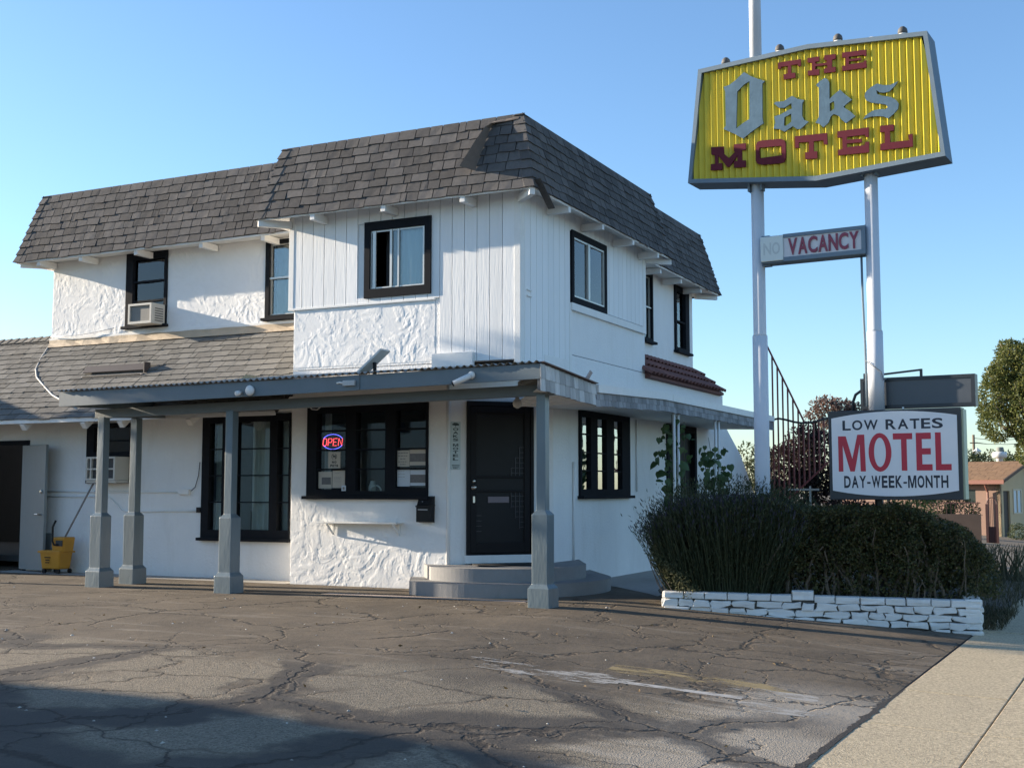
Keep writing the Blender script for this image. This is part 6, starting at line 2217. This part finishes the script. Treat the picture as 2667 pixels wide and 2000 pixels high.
blob_tree('house_shrub', 'round dark green shrub by the tan house doorway', 'shrub', (3.6, 36, -0.65), 0.1, [(3.62, 36, -0.35, 0.36, 0.4, 0.42)], 1400, 0.07, GRN, 31, 0.03, limb=False)
blob_tree('yellow_green_bush', 'bright yellow green bush just below the motel light box', 'bush', (4.55, 3.2, -0.2), 0.3, [(4.45, 3.2, 1.22, 0.34, 0.2, 0.09), (4.3, 3.3, 0.95, 0.4, 0.3, 0.25)], 900, 0.06, leaf_mat('yellow_green_leaf', [(0.11, 0.13, 0.03), (0.2, 0.21, 0.06), (0.15, 0.16, 0.05)], 0.5, 0.4), 33, 0.02)
# dry spiky plant and weeds in the verge beyond the planter
ag = thing('strappy_plant', 'dark strap leaved plant in the verge right of the planter', 'plant', (5.2, 8.8, -0.3))
m = MB()
for i in range(150):
    c = Vector((lr_.uniform(4.75, 5.5), lr_.uniform(8.4, 9.2), H(5.2, 8.8)))
    d = Vector((lr_.uniform(-.5, .5), lr_.uniform(-.5, .5), 1)).normalized()
    blade(m, [c, c + d * 0.3, c + d * 0.55 + Vector((d.x, d.y, 0)) * 0.1, c + d * 0.68 + Vector((d.x, d.y, -.1)) * 0.3], lr_.uniform(.008, .016), lr_)
m.build('leaves', leaf_mat('strap_leaf', [(0.05, 0.06, 0.03), (0.11, 0.11, 0.06), (0.2, 0.17, 0.11)], 0.6, 0.2), ag, kind='stuff')
m = MB()
for i in range(5200):
    x, y = lr_.uniform(3.6, 5.75), 2.0 + 7.5 * lr_.random() ** 1.2
    if lr_.random() < 0.3:
        x, y = lr_.uniform(5.3, 5.72), lr_.uniform(0.6, 3.0)
    c = Vector((x, y, H(x, y) - 0.03))
    hgt = lr_.uniform(0.05, 0.16) if y < 3.5 else lr_.uniform(0.06, 0.30)
    d = Vector((lr_.uniform(-.4, .4), lr_.uniform(-.4, .4), 1)).normalized()
    blade(m, [c, c + d * hgt * .6, c + d * hgt + Vector((d.x, d.y, -.1)) * hgt * .4], lr_.uniform(.003, .008), lr_)
m.build('verge_weeds', leaf_mat('weed', [(0.035, 0.04, 0.02), (0.08, 0.075, 0.04), (0.14, 0.115, 0.07)], 0.7, 0.2), kind='stuff')
# ------------------------------------------------------------------ neighbouring tan house
house = thing('tan_house', 'low tan house with brown shingle roof at the right edge', 'house', (2.9, 38, -0.65))
HO = Vector((2.86, 38.0, 0))
ha = Vector((-0.95, 0.312, 0))
hb = Vector((0.312, 0.95, 0))
hna, hnb = -hb, -ha                         # outward normals of the left and right faces
G0 = -0.75
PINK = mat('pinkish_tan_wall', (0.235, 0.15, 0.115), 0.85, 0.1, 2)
TAN_LIT = mat('brightened_tan_wall', (0.52, 0.41, 0.25), 0.85, 0.08, 2)  # lighter than the left wall: this face's brightness is put into the colour
BROWNROOF = mat('brown_roof_shingle', (0.21, 0.12, 0.06), 0.9, 0.2, 3, 0.5, 9, rand=0.12)
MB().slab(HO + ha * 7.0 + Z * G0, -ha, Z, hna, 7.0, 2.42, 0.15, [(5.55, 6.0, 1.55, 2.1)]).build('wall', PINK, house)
MB().slab(HO + Z * G0, hb, Z, hnb, 4.3, 2.42, 0.15, [(0.30, 0.92, 0.1, 2.05), (1.25, 2.05, 1.15, 2.1)]).build('wall', TAN_LIT, house)
MB().prism([[HO + Z * 1.665, HO + hb * 4.3 + Z * 1.665, HO + hb * 2.15 + Z * 2.42]], ha * 0.15).build('gable', TAN_LIT, house)
rz0, rz1 = 1.72, 2.50
e0, e1 = HO - hb * 0.45 - ha * 0.35, HO - hb * 0.45 + ha * 7.2
r0_, r1_ = HO + hb * 2.15 - ha * 0.35, HO + hb * 2.15 + ha * 7.2
b0_, b1_ = HO + hb * 4.75 - ha * 0.35, HO + hb * 4.75 + ha * 7.2
m = MB()
m.add([e0 + Z * rz0, e1 + Z * rz0, r1_ + Z * rz1, r0_ + Z * rz1, b0_ + Z * rz0, b1_ + Z * rz0], [(0, 1, 2, 3), (3, 2, 5, 4)])
m.add([p - Z * 0.06 for p in (e0 + Z * rz0, e1 + Z * rz0, r1_ + Z * rz1, r0_ + Z * rz1, b0_ + Z * rz0, b1_ + Z * rz0)], [(3, 2, 1, 0), (4, 5, 2, 3)])
hroof = m.build('roof', BROWNROOF, house)
sl = (r0_ + Z * rz1) - (e0 + Z * rz0)
nrm = sl.cross(ha).normalized()
nrm = nrm if nrm.z > 0 else -nrm
m = MB()
hr2 = random.Random(2)
for k in range(15):
    x = 0.0
    while x < 7.5:
        w = hr2.uniform(0.25, 0.4)
        p = e0 + Z * rz0 + ha * x + sl * (k / 15) + nrm * 0.012
        m.obox(p + ha * w / 2 + sl / 30, ha * (w / 2 - 0.006), sl / 29, nrm * (0.010 + hr2.uniform(0, .006)))
        x += w
m.build('shingle_courses', BROWNROOF, hroof, kind='stuff')
FASC = mat('red_brown_fascia', (0.22, 0.09, 0.065), 0.6)
MB().obox((e0 + e1) / 2 + Z * (rz0 - 0.07), (e1 - e0) / 2, hb * 0.02, Z * 0.08).build('gutter', FASC, house)
MB().bar(e0 + Z * (rz0 - 0.03), r0_ + Z * (rz1 - 0.03), 0.06, 0.12).build('bargeboard', mat('dark_brown_board', (0.09, 0.055, 0.035), 0.7), house)
MB().bar(r0_ + Z * (rz1 - 0.03), b0_ + Z * (rz0 - 0.03), 0.06, 0.12).build('bargeboard', MATS['dark_brown_board'], house)
m = MB()
pd = HO + ha * 0.45 - hb * 0.12
m.tube([pd - hb * 0.28 + Z * 1.62, pd - hb * 0.2 + Z * 1.5, pd + Z * 1.25, pd + Z * G0], 0.045, 8)
m.build('downspout', FASC, house)
w = MB().slab(HO + hb * 1.22 + Z * (G0 + 1.12) + hnb * 0.03, hb, Z, hnb, 0.86, 1.01, 0.08, [(0.06, 0.4, 0.06, 0.95), (0.46, 0.8, 0.06, 0.95)]).build('window', mat('cream_frame', (0.55, 0.48, 0.36), 0.6), house)
for a in (0.06, 0.46):
    MB().obox(HO + hb * (1.22 + a + 0.17) + Z * (G0 + 1.62) - hnb * 0.02, hb * 0.175, Z * 0.45, hnb * 0.004).build('pane', BLIND, w)
MB().obox(HO + hb * 0.61 + Z * (G0 + 1.07) - hnb * 0.08, hb * 0.31, Z * 0.98, hnb * 0.01).build('door', mat('dark_brown_door', (0.04, 0.028, 0.022), 0.6), house)
MB().obox(HO + ha * 1.22 + Z * (G0 + 1.82) - hna * 0.05, ha * 0.23, Z * 0.28, hna * 0.005).build('window', mat('dark_green_glass', (0.03, 0.04, 0.04), 0.2), house)
MB().bar(HO + hb * 2.75 + hnb * 0.05 + Z * 1.9, HO + hb * 2.75 + hnb * 0.05 + Z * G0, 0.16, 0.1).build('drain_pipe', MATS['dark_brown_board'], house)
rv_ = thing('roof_vent', 'white rooftop vent drum above the brown roof of the tan house', 'roof vent', (2.58, 42, 2.3))
MB().lathe((2.58, 42, 2.3), [(0.14, 0), (0.14, 0.38), (0.18, 0.40), (0.18, 0.42)], 18).build('duct', CAMW, rv_, smooth=True)
MB().lathe((2.58, 42, 2.70), [(0.20, 0.0), (0.30, 0.04), (0.31, 0.20), (0.29, 0.25), (0.18, 0.27)], 18).build('drum', CAMW, rv_, smooth=True)
MB().lathe((2.6, 42, 2.97), [(0.15, 0), (0.16, 0.14), (0.14, 0.2)], 14).build('cap', mat('dull_cap', (0.18, 0.2, 0.18), 0.7), rv_)
cv = thing('roof_vent', 'small pale boxy cooler with pointed top left of the white drum', 'roof vent', (0.0, 60, 2.6))
MB().box(-0.16, 0.19, 59.8, 60.2, 2.6, 3.55).build('case', mat('pale_case', (0.5, 0.55, 0.55), 0.6), cv)
MB().lathe((0.015, 60, 3.55), [(0.26, 0), (0.06, 0.16), (0.02, 0.2)], 10).build('cap', MATS['pale_case'], cv)
up = thing('utility_pole', 'distant wooden utility pole above the brown roof', 'utility pole', (-2.06, 80, -0.7))
MB().tube([(-2.06, 80, -0.8), (-2.06, 80, 5.35)], 0.09, 8).build('pole', TWIG, up)
MB().box(-2.32, -1.80, 79.95, 80.05, 4.72, 4.80).build('crossarm', TWIG, up)
m = MB()
for z, dx in ((5.1, 0.1), (4.78, 0.25), (4.78, -0.22)):
    m.tube([(-2.06 + dx, 80, z), (-1.0, 79, z - 0.16), (0.4, 77.5, z - 0.25), (3.0, 75, z - 0.22), (9, 70, z + 0.1)], 0.02, 5)
tag(m.build('power_line', BLACKISH), 'thin power lines running right from the distant utility pole', 'power line')
blob_tree('garden_shrub', 'dark green shrub mass before the tan house left of the gate', 'shrub', (1.6, 33, -0.7), 0.2, [(0.9, 33, 0.55, 0.9, 0.6, 0.75), (1.9, 33, 0.45, 0.6, 0.5, 0.6)], 4200, 0.11, GRN, 61, 0.05)
# iron gate and low wall before the house
gate = thing('iron_gate', 'dark red arched iron gate before the tan house', 'gate', (3.2, 30, -0.6))
GR = mat('dark_red_iron', (0.09, 0.04, 0.035), 0.6)
for x in (3.04, 3.36):
    MB().box(x - 0.04, x + 0.04, 29.95, 30.05, -0.65, 0.86).build('gate_post', GR, gate)
for i in range(5):
    MB().box(3.09 + i * 0.052, 3.105 + i * 0.052, 29.99, 30.01, -0.6, 0.84 + 0.2 * math.sin(math.pi * (i + .7) / 5.4)).build('bar', GR, gate)
m = MB()
m.tube([(3.04 + 0.16 - 0.16 * math.cos(math.pi * k / 8), 30, 0.84 + 0.24 * math.sin(math.pi * k / 8)) for k in range(9)], 0.02, 6)
m.build('arch', GR, gate)
MB().box(3.07, 3.33, 29.99, 30.02, -0.6, 0.1).build('kick_plate', GR, gate)
lw = thing('garden_wall', 'low shade darkened brown wall with iron pickets before the tan house', 'wall', (2.0, 28, -0.5))
MB().box(-2.5, 3.02, 28.0, 28.15, -0.7, 0.55).build('wall', mat('shade_darkened_wall', (0.085, 0.06, 0.048), 0.9, 0.2, 4), lw)  # brown darkened so the wall reads as shaded
m = MB()
for i in range(40):
    x = -2.45 + i * 0.138
    MB().box(x, x + 0.016, 28.06, 28.08, 0.551, 0.95).build('picket', GR, lw)
MB().box(-2.5, 3.02, 28.05, 28.09, 0.90, 0.93).build('rail', GR, lw)
for px_, s_ in ((1.9, 1.0),):
    pm = thing('palm', 'small fan palm casting shadow on the tan house wall', 'palm', (px_ - 2.6, 33, -0.65))
    MB().tube([(px_ - 2.6, 33, -0.7), (px_ - 2.55, 33, 0.3), (px_ - 2.6, 33, 1.0)], [0.14, 0.12, 0.1], 10).build('trunk', TWIG, pm)
    m = MB()
    for i in range(26):
        a = 2 * math.pi * i / 26
        d = Vector((math.cos(a), math.sin(a), 0.2 + 0.6 * ((i * 7) % 5) / 5))
        c = Vector((px_ - 2.6, 33, 1.0))
        for k in range(9):
            b = (k - 4) * 0.11
            e = Vector((d.x * math.cos(b) - d.y * math.sin(b), d.x * math.sin(b) + d.y * math.cos(b), d.z))
            q = c + d * 0.5
            blade(m, [q, q + e * 0.3, q + e * 0.5 - Z * 0.06], 0.022, hr2)
        blade(m, [c, c + d * 0.5], 0.012, hr2)
    m.build('fronds', GRN, pm, kind='stuff')

# ------------------------------------------------------------------ unseen buildings and tree west of the lot, added to throw its shadows
wing = thing('unseen_shade_wing', 'unseen single storey white wing added at far left to cast shade', 'building', (-20, 3, 0))  # out of view, added to shade the recessed left wall
MB().slab((-30, -1.1, 0), X, Z, NY, 16.0, 3.7, 0.15, [(2, 3.2, 1, 2.2), (6, 7, 0.05, 2.1), (9.5, 10.7, 1, 2.2), (13, 14, 0.05, 2.1)]).build('wall', WHITE, wing)
MB().slab((-14, -1.1, 0), Y, Z, X, 1.55, 3.7, 0.15, []).build('wall', WHITE, wing)
MB().slab((-30, 6, 0), -Y, Z, NX, 7.1, 3.7, 0.15, []).build('wall', WHITE, wing)
MB().box(-30.2, -13.85, -1.25, 6.0, 3.7, 3.9).build('roof', UNDER, wing)
for a in (-28, -20.5):
    MB().box(a, a + 1.2, -1.06, -1.04, 1.0, 2.2).build('window', DARK_TRIM, wing)
for a in (-24, -17):
    MB().box(a, a + 1.0, -1.05, -1.03, 0.05, 2.1).build('door', GREYDOOR, wing)
nb = thing('unseen_shadow_block', 'unseen stucco building added west of the lot to cast its shadow', 'building', (-26, -22, 0))  # out of view, added to cast the shadow across the foreground
MB().slab((-18, -34.3, 0), Y, Z, X, 23.1, 5.2, 0.2, [(3 + 4 * i, 4.4 + 4 * i, z, z + 1.2) for i in range(5) for z in (1.0, 3.6)]).build('wall', mat('cream_stucco', (0.5, 0.46, 0.38), 0.85), nb)
MB().slab((-34, -11.2, 0), X, Z, Y, 16.0, 5.2, 0.2, []).build('wall', MATS['cream_stucco'], nb)
MB().slab((-34, -34, 0), X, Z, NY, 16.0, 5.2, 0.2, []).build('wall', MATS['cream_stucco'], nb)
MB().slab((-34, -34, 0), Y, Z, NX, 23.1, 5.2, 0.2, []).build('wall', MATS['cream_stucco'], nb)
MB().box(-34.1, -17.9, -34.4, -11.15, 5.2, 5.4).build('roof', UNDER, nb)
for i in range(5):
    for z in (1.0, 3.6):
        MB().box(-18.12, -18.10, -31 + 4 * i, -29.6 + 4 * i, z, z + 1.2).build('window', DARK_TRIM, nb)

wt = blob_tree('unseen_tree', 'unseen leafy tree added west of the motel front to shade it', 'tree', (-14.5, -2.7, 0), 4.0,
               [(-14.5, -1.75, 4.75, 0.6, 0.5, 0.85), (-14.5, -2.72, 6.3, 0.7, 0.66, 1.0), (-14.5, -3.7, 5.85, 0.8, 0.78, 0.95), (-14.5, -2.7, 5.6, 0.6, 0.6, 0.6)], 12000, 0.17, GRN, 51, 0.07, shell=0.15)
wt.name = 'unseen_shade_tree'  # tree out of view, crown shaped to shade porch, office wall and light box
# ------------------------------------------------------------------ litter and stones on the asphalt
m = MB()
r = random.Random(77)
for i in range(230):
    x, y = r.uniform(-9, 5.2), -0.6 - 8.5 * r.random()
    z = H(x, y)
    s = r.uniform(0.004, 0.011) * (1.6 if r.random() < 0.1 else 1)
    a = r.uniform(0, 6.28)
    u, v = Vector((math.cos(a), math.sin(a), 0)) * s, Vector((-math.sin(a), math.cos(a), 0)) * s * r.uniform(.4, 1)
    c = Vector((x, y, z))
    m.add([c - u - v, c + u - v, c + u + v, c - u + v, c + Z * s * 0.7 + u * .2], [(0, 1, 4), (1, 2, 4), (2, 3, 4), (3, 0, 4), (3, 2, 1, 0)])
m.build('litter', mat('pale_litter', (0.45, 0.42, 0.37), 0.9, 0.1, rand=0.4), kind='stuff')
m = MB()
for i in range(70):
    x, y = r.uniform(-4, 5.3), -0.8 - 8 * r.random()
    c = Vector((x, y, H(x, y) + 0.008))
    leaf(m, c, Vector((r.uniform(-1, 1), r.uniform(-1, 1), r.uniform(0, .3))), r.uniform(0.025, 0.05), r, 0.5)
m.build('fallen_leaves', leaf_mat('dry_leaf', [(0.09, 0.06, 0.03), (0.2, 0.14, 0.07)], 0.8, 0.1), kind='stuff')
